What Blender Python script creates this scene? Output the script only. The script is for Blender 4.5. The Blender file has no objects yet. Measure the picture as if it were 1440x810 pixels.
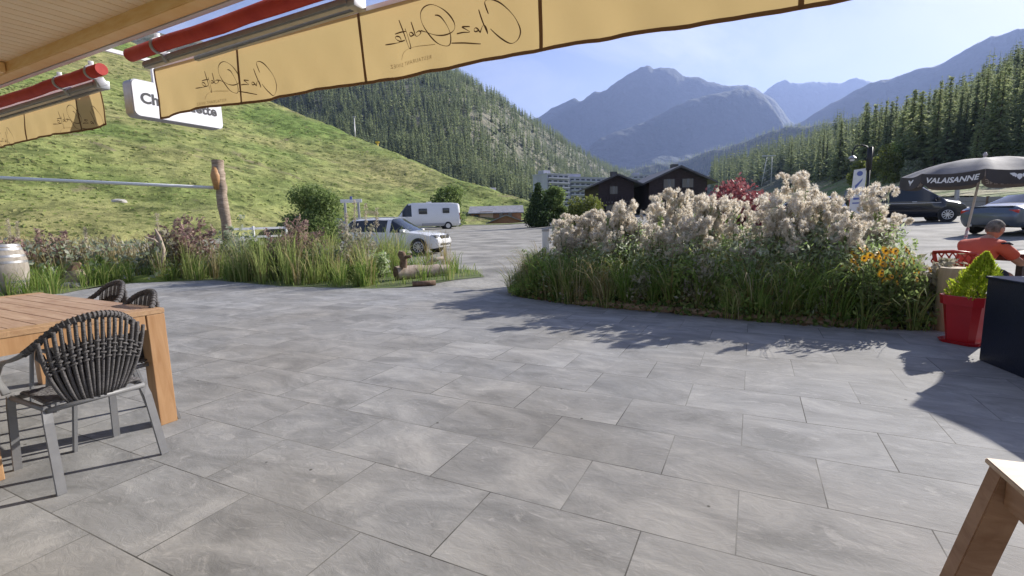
import bpy, bmesh, math, random
import numpy as np
from mathutils import Vector, Matrix, Euler, noise
R_ = math.radians
random.seed(7); rng = np.random.default_rng(7)
scene = bpy.context.scene
COL = scene.collection

# ------------------------------------------------------------------ camera
F = 680.0; PITCH = R_(8.0); ROLL = R_(1.4); H = 1.25
fw = np.array([0, math.cos(PITCH), -math.sin(PITCH)])
r0 = np.array([1., 0, 0]); u0 = np.cross(r0, fw)
CR = r0*math.cos(ROLL) - u0*math.sin(ROLL); CU = u0*math.cos(ROLL) + r0*math.sin(ROLL)
cd = bpy.data.cameras.new('camera'); cam = bpy.data.objects.new('camera', cd); COL.objects.link(cam)
cd.sensor_width = 36; cd.lens = 36*F/1440; cd.clip_start = .05; cd.clip_end = 40000
cam.matrix_world = Matrix(((CR[0], CU[0], -fw[0], 0), (CR[1], CU[1], -fw[1], 0), (CR[2], CU[2], -fw[2], H), (0, 0, 0, 1)))
scene.camera = cam

# ------------------------------------------------------------------ world, sun, exposure
SUN_AZ, SUN_EL = R_(57), R_(28)
w = bpy.data.worlds.new('World'); scene.world = w; w.use_nodes = True
nt = w.node_tree; nt.nodes.clear()
def N(t, typ, **k):
    n = t.nodes.new(typ)
    for a, b in k.items(): setattr(n, a, b)
    return n
out = N(nt, 'ShaderNodeOutputWorld'); bg = N(nt, 'ShaderNodeBackground'); bg.inputs[1].default_value = .082
sky = N(nt, 'ShaderNodeTexSky', sky_type='NISHITA', sun_disc=False)
sky.sun_elevation = SUN_EL; sky.sun_rotation = SUN_AZ; sky.altitude = 1700; sky.air_density = 1.0; sky.dust_density = 1.2; sky.ozone_density = 1.5
tc = N(nt, 'ShaderNodeTexCoord'); mp = N(nt, 'ShaderNodeMapping'); mp.inputs['Rotation'].default_value = (0.3, -.5, .5); mp.inputs['Scale'].default_value = (1.0, 5.5, 3.2)
ns = N(nt, 'ShaderNodeTexNoise'); ns.inputs['Scale'].default_value = 2.2; ns.inputs['Detail'].default_value = 7; ns.inputs['Roughness'].default_value = .62; ns.inputs['Distortion'].default_value = .5
cr = N(nt, 'ShaderNodeValToRGB'); cr.color_ramp.elements[0].position = .42; cr.color_ramp.elements[1].position = .78
cr.color_ramp.elements[1].color = (.75, .75, .75, 1)
n2 = N(nt, 'ShaderNodeTexNoise'); n2.inputs['Scale'].default_value = 1.6; n2.inputs['Detail'].default_value = 2
cr2 = N(nt, 'ShaderNodeValToRGB'); cr2.color_ramp.elements[0].position = .42; cr2.color_ramp.elements[1].position = .62
mul = N(nt, 'ShaderNodeMath', operation='MULTIPLY'); mx = N(nt, 'ShaderNodeMixRGB'); mx.inputs[2].default_value = (5.9, 6.0, 6.8, 1)
L = nt.links.new
L(tc.outputs['Generated'], mp.inputs[0]); L(mp.outputs[0], ns.inputs['Vector']); L(ns.outputs['Fac'], cr.inputs[0])
L(tc.outputs['Generated'], n2.inputs['Vector']); L(n2.outputs['Fac'], cr2.inputs[0]); L(cr.outputs[0], mul.inputs[0]); L(cr2.outputs[0], mul.inputs[1])
tint = N(nt, 'ShaderNodeMixRGB', blend_type='MULTIPLY'); tint.inputs[0].default_value = 1; tint.inputs[2].default_value = (.96, .79, .80, 1)
L(sky.outputs[0], tint.inputs[1]); L(mul.outputs[0], mx.inputs[0]); L(tint.outputs[0], mx.inputs[1]); L(mx.outputs[0], bg.inputs[0]); L(bg.outputs[0], out.inputs[0])
sd = bpy.data.lights.new('sun', 'SUN'); sd.energy = 4.7; sd.angle = R_(.5); sd.color = (1, .95, .88)
so = bpy.data.objects.new('sun', sd); COL.objects.link(so)
sdir = Vector((math.sin(SUN_AZ)*math.cos(SUN_EL), math.cos(SUN_AZ)*math.cos(SUN_EL), math.sin(SUN_EL)))
so.rotation_euler = sdir.to_track_quat('Z', 'Y').to_euler()
vs = scene.view_settings; vs.view_transform = 'Standard'; vs.look = 'None'; vs.gamma = 1; vs.exposure = 1.25; vs.use_curve_mapping = False
scene.cycles.use_denoising = True
scene.cycles.max_bounces = 8; scene.cycles.diffuse_bounces = 5; scene.cycles.glossy_bounces = 3; scene.cycles.transmission_bounces = 4
scene.cycles.volume_bounces = 0; scene.cycles.transparent_max_bounces = 12

# ------------------------------------------------------------------ pixel helpers (photo pixels, 1440 wide)
def ray(px, py): return CR*(px-720)/F + CU*(405-py)/F + fw
def at(px, py, Y):
    d = ray(px, py); p = d*(Y/d[1]); return Vector((p[0], p[1], p[2]+H))
def gnd(px, py, z=0.):
    d = ray(px, py); t = (z-H)/d[2]; return Vector((d[0]*t, d[1]*t, z))

# ------------------------------------------------------------------ mesh helpers
def tag(o, label=None, cat=None, group=None, kind=None):
    if label: o['label'] = label
    if cat: o['category'] = cat
    if group: o['group'] = group
    if kind: o['kind'] = kind
    return o
def empty(name, loc=(0, 0, 0), rz=0, label=None, cat=None, group=None):
    o = bpy.data.objects.new(name, None); COL.objects.link(o); o.location = loc; o.rotation_euler = (0, 0, rz); o.empty_display_size = .1
    return tag(o, label, cat, group)
def link(name, me, m, parent=None):
    o = bpy.data.objects.new(name, me); COL.objects.link(o)
    if m is not None:
        me.materials.clear()
        for q in (m if isinstance(m, (list, tuple)) else [m]): me.materials.append(q)
    if parent: o.parent = parent
    return o
def npmesh(name, V, quads=None, tris=None, mi=None, smooth=False):
    me = bpy.data.meshes.new(name); V = np.asarray(V, np.float32)
    me.vertices.add(len(V)); me.vertices.foreach_set('co', V.ravel())
    q = np.asarray(quads, np.int32).reshape(-1, 4) if quads is not None and len(quads) else np.zeros((0, 4), np.int32)
    t = np.asarray(tris, np.int32).reshape(-1, 3) if tris is not None and len(tris) else np.zeros((0, 3), np.int32)
    li = np.concatenate([q.ravel(), t.ravel()]); me.loops.add(len(li)); me.loops.foreach_set('vertex_index', li)
    me.polygons.add(len(q)+len(t))
    st = np.concatenate([np.arange(len(q))*4, len(q)*4+np.arange(len(t))*3]).astype(np.int32)
    me.polygons.foreach_set('loop_start', st)
    if mi is not None: me.polygons.foreach_set('material_index', np.asarray(mi, np.int32))
    if smooth: me.polygons.foreach_set('use_smooth', np.ones(len(q)+len(t), bool))
    me.update(calc_edges=True); me.validate(); return me
class MB:
    def __init__(s): s.bm = bmesh.new()
    def box(s, c, size, rot=(0, 0, 0), bevel=0):
        r = bmesh.ops.create_cube(s.bm, size=1); M = Matrix.Translation(c) @ Euler(rot).to_matrix().to_4x4() @ Matrix.Diagonal((*size, 1))
        bmesh.ops.transform(s.bm, matrix=M, verts=r['verts'])
        if bevel:
            es = list({e for v in r['verts'] for e in v.link_edges})
            bmesh.ops.bevel(s.bm, geom=es, offset=bevel, segments=2, affect='EDGES', profile=.6)
        return s
    def bar(s, p0, p1, wd, ht, up=(0, 0, 1), bevel=0):
        p0, p1 = Vector(p0), Vector(p1); d = p1-p0; x = d.normalized(); u = Vector(up)
        if abs(x.dot(u)) > .99: u = Vector((0, 1, 0))
        y = u.cross(x).normalized(); z = x.cross(y)
        M = Matrix.Translation((p0+p1)/2) @ Matrix((x, y, z)).transposed().to_4x4() @ Matrix.Diagonal((d.length, wd, ht, 1))
        r = bmesh.ops.create_cube(s.bm, size=1); bmesh.ops.transform(s.bm, matrix=M, verts=r['verts'])
        if bevel:
            es = list({e for v in r['verts'] for e in v.link_edges})
            bmesh.ops.bevel(s.bm, geom=es, offset=bevel, segments=2, affect='EDGES')
        return s
    def tube(s, pts, rad, n=8, flat=1.0, upv=None, caps=True):
        pts = [Vector(p) for p in pts]; rr = rad if isinstance(rad, (list, tuple)) else [rad]*len(pts); rings = []; prev = None
        for i, p in enumerate(pts):
            t = (pts[min(i+1, len(pts)-1)]-pts[max(i-1, 0)]).normalized()
            if upv is not None: a = Vector(upv)
            else: a = prev if prev is not None else (Vector((0, 0, 1)) if abs(t.z) < .9 else Vector((1, 0, 0)))
            a = (a-t*a.dot(t)).normalized(); b = t.cross(a); prev = a
            o4 = math.pi/4 if n == 4 and upv is not None else 0
            rings.append([s.bm.verts.new(p+(a*math.cos(2*math.pi*k/n+o4)*flat+b*math.sin(2*math.pi*k/n+o4))*rr[i]) for k in range(n)])
        for i in range(len(rings)-1):
            for k in range(n): f = s.bm.faces.new((rings[i][k], rings[i][(k+1) % n], rings[i+1][(k+1) % n], rings[i+1][k])); f.smooth = True
        if caps:
            s.bm.faces.new(rings[0][::-1]); s.bm.faces.new(rings[-1])
        return s
    def lathe(s, prof, c=(0, 0, 0), n=24, axis='z', smooth=True):
        rings = []
        for r, z in prof:
            ring = []
            for k in range(n):
                a = 2*math.pi*k/n; v = (r*math.cos(a), r*math.sin(a), z)
                if axis == 'x': v = (z, v[0], v[1])
                if axis == 'y': v = (v[0], z, v[1])
                ring.append(s.bm.verts.new(Vector(v)+Vector(c)))
            rings.append(ring)
        for i in range(len(rings)-1):
            for k in range(n): f = s.bm.faces.new((rings[i][k], rings[i][(k+1) % n], rings[i+1][(k+1) % n], rings[i+1][k])); f.smooth = smooth
        s.bm.faces.new(rings[0][::-1]); s.bm.faces.new(rings[-1]); return s
    def prism(s, poly, d):      # poly: 3D points, extruded by vector d
        a = [s.bm.verts.new(Vector(p)) for p in poly]; b = [s.bm.verts.new(Vector(p)+Vector(d)) for p in poly]
        s.bm.faces.new(a); s.bm.faces.new(b[::-1]); n = len(a)
        for k in range(n): s.bm.faces.new((a[k], b[k], b[(k+1) % n], a[(k+1) % n]))
        return s
    def face(s, pts): s.bm.faces.new([s.bm.verts.new(Vector(p)) for p in pts]); return s
    def build(s, name, m, parent=None, smooth_angle=None):
        bmesh.ops.recalc_face_normals(s.bm, faces=s.bm.faces)
        me = bpy.data.meshes.new(name); s.bm.to_mesh(me); s.bm.free()
        if smooth_angle: 
            me.polygons.foreach_set('use_smooth', [True]*len(me.polygons)); me.set_sharp_from_angle(angle=R_(smooth_angle))
        return link(name, me, m, parent)
def copy_tree(o, parent=None):
    c = o.copy(); COL.objects.link(c)
    if parent: c.parent = parent
    for ch in CH.get(o.name, ()): 
        k = ch.copy(); COL.objects.link(k); k.parent = c
        for g in CH.get(ch.name, ()):
            d = g.copy(); COL.objects.link(d); d.parent = k
    return c
CH = {}
def index(o):
    for a in [o]+list(o.children): CH[a.name] = list(a.children)

# ------------------------------------------------------------------ materials
def mat(name, col, rough=.75, c2=None, scale=5, detail=4, bump=0, bscale=None, metallic=0, island=None, trans=0, spec=None, stretch=None, lo=.35, hi=.65, coord='Object', dist=0, emit=0, coat=0, tcol=None, bdist=.02):
    m = bpy.data.materials.new(name); m.use_nodes = True; t = m.node_tree; b = t.nodes['Principled BSDF']; lk = t.links.new
    b.inputs['Roughness'].default_value = rough; b.inputs['Metallic'].default_value = metallic
    if spec is not None: b.inputs['Specular IOR Level'].default_value = spec
    if coat: b.inputs['Coat Weight'].default_value = coat; b.inputs['Coat Roughness'].default_value = .08
    co = N(t, 'ShaderNodeTexCoord'); vec = co.outputs[coord]
    if stretch:
        mpn = N(t, 'ShaderNodeMapping'); mpn.inputs['Scale'].default_value = stretch; lk(vec, mpn.inputs[0]); vec = mpn.outputs[0]
    c = None
    if c2:
        no = N(t, 'ShaderNodeTexNoise'); no.inputs['Scale'].default_value = scale; no.inputs['Detail'].default_value = detail; no.inputs['Distortion'].default_value = dist; no.inputs['Roughness'].default_value = .6
        lk(vec, no.inputs['Vector']); r = N(t, 'ShaderNodeValToRGB'); r.color_ramp.elements[0].position = lo; r.color_ramp.elements[1].position = hi
        r.color_ramp.elements[0].color = (*col, 1); r.color_ramp.elements[1].color = (*c2, 1); lk(no.outputs['Fac'], r.inputs[0]); c = r.outputs[0]
    if island:
        g = N(t, 'ShaderNodeNewGeometry'); r = N(t, 'ShaderNodeValToRGB'); cols = [col]+list(island)
        el = r.color_ramp.elements; el[0].color = (*cols[0], 1); el[1].color = (*cols[-1], 1)
        for i, q in enumerate(cols[1:-1]): e = el.new((i+1)/(len(cols)-1)); e.color = (*q, 1)
        lk(g.outputs['Random Per Island'], r.inputs[0])
        if c is None: c = r.outputs[0]
        else:
            mm = N(t, 'ShaderNodeMixRGB'); mm.inputs[0].default_value = .5; lk(c, mm.inputs[1]); lk(r.outputs[0], mm.inputs[2]); c = mm.outputs[0]
    if c is not None: lk(c, b.inputs['Base Color'])
    else: b.inputs['Base Color'].default_value = (*col, 1)
    if bump:
        n3 = N(t, 'ShaderNodeTexNoise'); n3.inputs['Scale'].default_value = bscale or scale*4; n3.inputs['Detail'].default_value = 6; lk(vec, n3.inputs['Vector'])
        bp = N(t, 'ShaderNodeBump'); bp.inputs['Strength'].default_value = bump; bp.inputs['Distance'].default_value = bdist; lk(n3.outputs['Fac'], bp.inputs['Height']); lk(bp.outputs[0], b.inputs['Normal'])
    if trans:
        tr = N(t, 'ShaderNodeBsdfTranslucent'); ms = N(t, 'ShaderNodeMixShader'); ms.inputs[0].default_value = trans
        if tcol: tr.inputs[0].default_value = (*tcol, 1)
        elif c is not None: lk(c, tr.inputs[0])
        else: tr.inputs[0].default_value = (*col, 1)
        o = t.nodes['Material Output']; lk(b.outputs[0], ms.inputs[1]); lk(tr.outputs[0], ms.inputs[2]); lk(ms.outputs[0], o.inputs[0])
    if emit: b.inputs['Emission Color'].default_value = (*col, 1); b.inputs['Emission Strength'].default_value = emit
    return m
def wood(name, a, b_, rough=.6, stretch=(1, 14, 14), scale=3, bump=.25, coat=0):
    return mat(name, a, rough, c2=b_, scale=scale, detail=8, stretch=stretch, bump=bump, bscale=6, dist=1.2, lo=.3, hi=.7, bdist=.004, coat=coat)
M = {}
M['black'] = mat('black_plastic', (.012, .012, .013), .5)
M['dark'] = mat('dark_shadowless', (.02, .02, .02), .8)
M['steel'] = mat('brushed_aluminium', (.42, .42, .43), .38, metallic=.85, c2=(.5, .5, .5), scale=40)
M['greymetal'] = mat('grey_powder_coat', (.33, .33, .34), .42, metallic=.5, c2=(.38, .38, .39), scale=20)
M['white'] = mat('white_paint', (.74, .74, .73), .45, c2=(.66, .66, .66), scale=6)
M['glass'] = mat('tinted_glass', (.02, .025, .03), .06, spec=.8)
M['tyre'] = mat('tyre_rubber', (.02, .02, .02), .85)
M['alu'] = mat('wheel_alloy', (.55, .55, .56), .3, metallic=.8)
M['red_lens'] = mat('red_lens', (.5, .01, .01), .25, coat=.5)
M['clear_lens'] = mat('clear_lens', (.2, .21, .23), .1, spec=.9)

# ------------------------------------------------------------------ terrain height of the parking and surroundings
def park_z(x, y):
    d = math.hypot(x, y)
    a = max(0., min(1., x/15))
    z = (.015+.02*a)*max(0, d-16)
    if d > 60: z = z - (.015+.02*a)*(d-60)*.3
    return min(z, 12)
def soft(x): return x*x*(3-2*x)

# floor material ---------------------------------------------------------------
def floor_mat():
    m = bpy.data.materials.new('stone_paving'); m.use_nodes = True; t = m.node_tree; b = t.nodes['Principled BSDF']; lk = t.links.new
    co = N(t, 'ShaderNodeTexCoord'); mp = N(t, 'ShaderNodeMapping'); mp.vector_type = 'POINT'
    # texture u along B (az 116.5), v along A (az 26.5)
    mp.inputs['Rotation'].default_value = (0, 0, R_(26.5)); mp.inputs['Location'].default_value = (.01+.69*10, -.392+.476*20, 0)
    lk(co.outputs['Object'], mp.inputs[0])
    br = N(t, 'ShaderNodeTexBrick'); br.offset = .5; br.squash = 1; br.inputs['Scale'].default_value = 1; br.inputs['Brick Width'].default_value = .69; br.inputs['Row Height'].default_value = .476
    br.inputs['Mortar Size'].default_value = .0026; br.inputs['Mortar Smooth'].default_value = .0; br.inputs['Bias'].default_value = 0
    br.inputs['Color1'].default_value = (0, 0, 0, 1); br.inputs['Color2'].default_value = (1, 1, 1, 1); br.inputs['Mortar'].default_value = (.5, .5, .5, 1)
    lk(mp.outputs[0], br.inputs['Vector'])
    # per-slab offset so the veins do not continue from slab to slab
    ofs = N(t, 'ShaderNodeVectorMath', operation='MULTIPLY'); ofs.inputs[1].default_value = (37, 53, 11); lk(br.outputs['Color'], ofs.inputs[0])
    ad = N(t, 'ShaderNodeVectorMath', operation='ADD'); lk(mp.outputs[0], ad.inputs[0]); lk(ofs.outputs[0], ad.inputs[1])
    st = N(t, 'ShaderNodeMapping'); st.inputs['Scale'].default_value = (1, 1.9, 1); st.inputs['Rotation'].default_value = (0, 0, .5); lk(ad.outputs[0], st.inputs[0])
    n1 = N(t, 'ShaderNodeTexNoise'); n1.inputs['Scale'].default_value = 1.7; n1.inputs['Detail'].default_value = 10; n1.inputs['Roughness'].default_value = .68; n1.inputs['Distortion'].default_value = .8; lk(st.outputs[0], n1.inputs['Vector'])
    r1 = N(t, 'ShaderNodeValToRGB'); e = r1.color_ramp.elements; e[0].position = .33; e[0].color = (.185, .185, .18, 1); e[1].position = .68; e[1].color = (.36, .355, .34, 1)
    k = e.new(.5); k.color = (.265, .264, .257, 1); lk(n1.outputs['Fac'], r1.inputs[0])
    # pale scuffs and cleft veins
    n2 = N(t, 'ShaderNodeTexNoise'); n2.inputs['Scale'].default_value = 4.2; n2.inputs['Detail'].default_value = 9; n2.inputs['Roughness'].default_value = .72; n2.inputs['Distortion'].default_value = 2.0; lk(st.outputs[0], n2.inputs['Vector'])
    r2 = N(t, 'ShaderNodeValToRGB'); r2.color_ramp.elements[0].position = .57; r2.color_ramp.elements[1].position = .66; lk(n2.outputs['Fac'], r2.inputs[0])
    f2 = N(t, 'ShaderNodeMath', operation='MULTIPLY'); f2.inputs[1].default_value = .42; lk(r2.outputs[0], f2.inputs[0])
    m1 = N(t, 'ShaderNodeMixRGB'); m1.inputs[2].default_value = (.44, .43, .41, 1); lk(f2.outputs[0], m1.inputs[0]); lk(r1.outputs[0], m1.inputs[1])
    # slab to slab tone
    sp = N(t, 'ShaderNodeMapRange'); sp.inputs[3].default_value = .9; sp.inputs[4].default_value = 1.06; lk(br.outputs['Color'], sp.inputs[0])
    m2 = N(t, 'ShaderNodeVectorMath', operation='SCALE'); lk(m1.outputs[0], m2.inputs[0]); lk(sp.outputs[0], m2.inputs[3])
    # large brownish wear
    n3 = N(t, 'ShaderNodeTexNoise'); n3.inputs['Scale'].default_value = .55; n3.inputs['Detail'].default_value = 5; lk(co.outputs['Object'], n3.inputs['Vector'])
    r3 = N(t, 'ShaderNodeValToRGB'); r3.color_ramp.elements[0].position = .4; r3.color_ramp.elements[1].position = .68; lk(n3.outputs['Fac'], r3.inputs[0])
    f3 = N(t, 'ShaderNodeMath', operation='MULTIPLY'); f3.inputs[1].default_value = .5; lk(r3.outputs[0], f3.inputs[0])
    m3 = N(t, 'ShaderNodeMixRGB', blend_type='MULTIPLY'); m3.inputs[2].default_value = (.88, .8, .68, 1); lk(f3.outputs[0], m3.inputs[0]); lk(m2.outputs[0], m3.inputs[1])
    # joints: dark, in places filled with light dust
    jn = N(t, 'ShaderNodeTexNoise'); jn.inputs['Scale'].default_value = 1.3; jn.inputs['Detail'].default_value = 4; lk(co.outputs['Object'], jn.inputs['Vector'])
    jr = N(t, 'ShaderNodeValToRGB'); jr.color_ramp.elements[0].position = .42; jr.color_ramp.elements[0].color = (.06, .056, .05, 1); jr.color_ramp.elements[1].position = .56; jr.color_ramp.elements[1].color = (.19, .185, .17, 1); lk(jn.outputs['Fac'], jr.inputs[0])
    m4 = N(t, 'ShaderNodeMixRGB'); lk(br.outputs['Fac'], m4.inputs[0]); lk(m3.outputs[0], m4.inputs[1]); lk(jr.outputs[0], m4.inputs[2])
    # small dark specks of grit
    vo = N(t, 'ShaderNodeTexVoronoi'); vo.inputs['Scale'].default_value = 3.2; lk(co.outputs['Object'], vo.inputs['Vector'])
    vr = N(t, 'ShaderNodeValToRGB'); vr.color_ramp.elements[0].position = .022; vr.color_ramp.elements[0].color = (.25, .24, .22, 1); vr.color_ramp.elements[1].position = .035; lk(vo.outputs['Distance'], vr.inputs[0])
    m5 = N(t, 'ShaderNodeMixRGB', blend_type='MULTIPLY'); m5.inputs[0].default_value = 1; lk(m4.outputs[0], m5.inputs[1]); lk(vr.outputs[0], m5.inputs[2])
    lk(m5.outputs[0], b.inputs['Base Color'])
    rr = N(t, 'ShaderNodeMapRange'); b.inputs['Specular IOR Level'].default_value = .22; rr.inputs[3].default_value = .68; rr.inputs[4].default_value = .9; lk(n1.outputs['Fac'], rr.inputs[0]); lk(rr.outputs[0], b.inputs['Roughness'])
    n5 = N(t, 'ShaderNodeTexNoise'); n5.inputs['Scale'].default_value = 9; n5.inputs['Detail'].default_value = 9; n5.inputs['Roughness'].default_value = .65; n5.inputs['Distortion'].default_value = 1.5; lk(st.outputs[0], n5.inputs['Vector'])
    su = N(t, 'ShaderNodeMath', operation='SUBTRACT'); lk(n5.outputs['Fac'], su.inputs[0]); lk(br.outputs['Fac'], su.inputs[1])
    bp = N(t, 'ShaderNodeBump'); bp.inputs['Strength'].default_value = .35; bp.inputs['Distance'].default_value = .01; lk(su.outputs[0], bp.inputs['Height']); lk(bp.outputs[0], b.inputs['Normal'])
    return m
M['floor'] = floor_mat()
M['parking'] = mat('worn_parking_gravel', (.15, .145, .13), .9, c2=(.32, .305, .27), scale=.7, detail=14, bump=.8, bscale=9, lo=.36, hi=.62, bdist=.03)
M['meadow'] = mat('meadow_turf', (.075, .13, .02), .95, c2=(.16, .19, .055), scale=.16, detail=14, bump=.9, bscale=2.2, lo=.35, hi=.68, stretch=(1, 1, 3), bdist=.5)
M['field'] = mat('mown_field', (.14, .2, .05), .95, c2=(.24, .26, .1), scale=.2, detail=10, bump=.4, bscale=2, bdist=.2)
M['forestfloor'] = mat('forest_floor', (.07, .085, .04), .95, c2=(.22, .2, .14), scale=.05, detail=9, bump=.8, bscale=.5, lo=.42, hi=.62, bdist=2)
M['forestfloor_r'] = mat('dark_forest_floor', (.06, .08, .045), .95, c2=(.14, .14, .09), scale=.05, detail=9, bump=.8, bscale=.5, lo=.42, hi=.62, bdist=2)  # darker forest floor tones for the right slope and valley spur
M['rock'] = mat('mountain_rock', (.028, .05, .04), .95, c2=(.055, .068, .058), scale=.0016, detail=12, bump=1, bscale=.012, lo=.4, hi=.62, bdist=40)

# ------------------------------------------------------------------ ground (one sheet to the horizon)
def grid_coords(a, b, n, p): # denser near 0
    t = np.linspace(-1, 1, n); s = np.sign(t)*np.abs(t)**p; return np.where(s < 0, -s*a, s*b)
xs = np.concatenate([-np.geomspace(60, 7400, 26)[::-1], np.linspace(-57, 57, 58), np.geomspace(60, 8300, 26)])
ys = np.concatenate([[-900, -300, -100, -50], np.linspace(-20, 100, 61), np.geomspace(104, 12900, 34)])
V = [(x, y, park_z(x, y)-.06) for y in ys for x in xs]; nx = len(xs)
Q = [(j*nx+i, j*nx+i+1, (j+1)*nx+i+1, (j+1)*nx+i) for j in range(len(ys)-1) for i in range(nx-1)]
g = link('ground', npmesh('ground', V, Q, smooth=True), M['field']); g['kind'] = 'structure'

def drape(name, poly, m, dz, step=2.0, kind='structure'):
    """Polygon sheet following park_z."""
    bm = bmesh.new(); bm.faces.new([bm.verts.new((p[0], p[1], 0)) for p in poly])
    mnx = min(p[0] for p in poly); mxx = max(p[0] for p in poly); mny = min(p[1] for p in poly); mxy = max(p[1] for p in poly)
    for ax, lo, hi in ((0, mnx, mxx), (1, mny, mxy)):
        k = lo+step
        while k < hi:
            no = (1, 0, 0) if ax == 0 else (0, 1, 0); co = (k, 0, 0) if ax == 0 else (0, k, 0)
            bmesh.ops.bisect_plane(bm, geom=bm.verts[:]+bm.edges[:]+bm.faces[:], plane_co=co, plane_no=no); k += step
    for v in bm.verts: v.co.z = park_z(v.co.x, v.co.y)+dz
    bmesh.ops.triangulate(bm, faces=bm.faces[:])
    bmesh.ops.recalc_face_normals(bm, faces=bm.faces)
    if sum(f.normal.z for f in bm.faces) < 0: bmesh.ops.reverse_faces(bm, faces=bm.faces)
    me = bpy.data.meshes.new(name); bm.to_mesh(me); bm.free(); o = link(name, me, m)
    if kind: o['kind'] = kind
    return o
park_poly = [(-7, 12.4), (-40, 16), (-62, 36), (-34, 58), (-14, 66), (6, 62), (22, 55), (41, 40), (52, 30), (52, -6), (8, -6), (6, 1), (0, 5), (-12, 8)]
drape('parking_lot', park_poly, M['parking'], -.016)
# terrace slab: real step of 2.5 cm above the gravel
fe = [gnd(*p) for p in ((90, 413), (150, 402), (190, 398), (300, 394), (400, 403), (520, 406), (590, 404), (640, 404), (700, 413), (730, 418), (800, 427), (900, 436), (1000, 445), (1100, 454), (1200, 460), (1320, 466))]
poly = [Vector((-14, 5, 0)), Vector((-14, 9.2, 0))]+fe+[Vector((6.5, 4.0, 0)), Vector((9, 2, 0)), Vector((9, -5, 0)), Vector((-14, -5, 0))]
mb = MB(); mb.prism([(p[0], p[1], 0) for p in poly], (0, 0, -.2)); t_ = mb.build('terrace_paving', M['floor']); t_['kind'] = 'structure'
# grass verge strips and far road
M['asphalt'] = mat('road_asphalt', (.16, .16, .165), .85, c2=(.22, .22, .22), scale=1, detail=8)
drape('verge', [(-34, 58.5), (-12, 66.5), (8, 62.5), (22, 55.6), (24, 60), (8, 68), (-12, 72), (-37, 66)], M['field'], .03)
drape('road', [(22, 47), (38, 37.5), (62, 26), (64, 30), (40, 42), (24, 52)], M['asphalt'], .01)

# ------------------------------------------------------------------ hills lofted through control curves placed at real distances
def interp(curve, t):
    n = len(curve)-1; x = t*n; i = min(int(x), n-1); f = x-i
    P = [curve[max(i-1, 0)], curve[i], curve[i+1], curve[min(i+2, n)]]
    return [0.5*(2*P[1][k]+(P[2][k]-P[0][k])*f+(2*P[0][k]-5*P[1][k]+4*P[2][k]-P[3][k])*f*f+(3*P[1][k]-P[0][k]-3*P[2][k]+P[3][k])*f**3) for k in range(len(P[1]))]
class Patch:
    def __init__(s, rows, amp, freq, hf=0, edge=1.0): s.rows, s.amp, s.freq, s.hf = rows, amp, freq, hf; s.edge = edge
    def P(s, u, v, disp=True):
        pts = []
        for r in s.rows:
            q = interp(r, u) if not isinstance(r[0], Vector) else interp([tuple(p) for p in r], u)
            pts.append(q)
        p = Vector(interp(pts, v))
        if disp:
            e = 1.0
            a = noise.fractal(p*s.freq, 1.0, 2.0, 5)*s.amp+(noise.fractal(p*.2, .9, 2.0, 4)*s.hf if s.hf else 0)
            p = p+Vector((0, 0, a*e))
        return p
    def mesh(s, name, nu, nv, m, kind='structure', ridged=False):
        V = [s.P(i/(nu-1), j/(nv-1)) for j in range(nv) for i in range(nu)]
        Q = [(j*nu+i, j*nu+i+1, (j+1)*nu+i+1, (j+1)*nu+i) for j in range(nv-1) for i in range(nu-1)]
        o = link(name, npmesh(name, [tuple(v) for v in V], Q, smooth=True), m); o['kind'] = kind; return o
def curve(pts): return [at(*p) for p in pts]
# grassy spur on the left
crest = curve([(-900, -380, 150), (-500, -220, 170), (-200, -95, 190), (0, -10, 200), (150, 50, 205), (300, 112, 200), (375, 146, 190), (440, 172, 175), (505, 199, 160), (600, 239, 140), (660, 263, 125), (720, 287, 115), (790, 312, 105)])
base = curve([(-900, 345, 8), (-500, 338, 14), (-200, 336, 22), (0, 334, 26), (150, 333, 30), (300, 330, 36), (375, 328, 42), (440, 326, 48), (505, 324, 54), (600, 322, 60), (660, 320, 66), (720, 318, 76), (790, 318, 92)])
for p in base: p.z = park_z(p.x, p.y)-.3
mid = []
for i, (b_, c_) in enumerate(zip(base, crest)):
    q = b_.lerp(c_, .5); q.z = b_.z+(c_.z-b_.z)*.44; mid.append(q)
back = [Vector((p.x*1.25, p.y*1.25+20, p.z-25)) for p in crest]; back2 = [Vector((p.x*1.7, p.y*1.7+60, -5)) for p in crest]
meadow = Patch([base, mid, crest, back, back2], 1.1, .035, .4)
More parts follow.
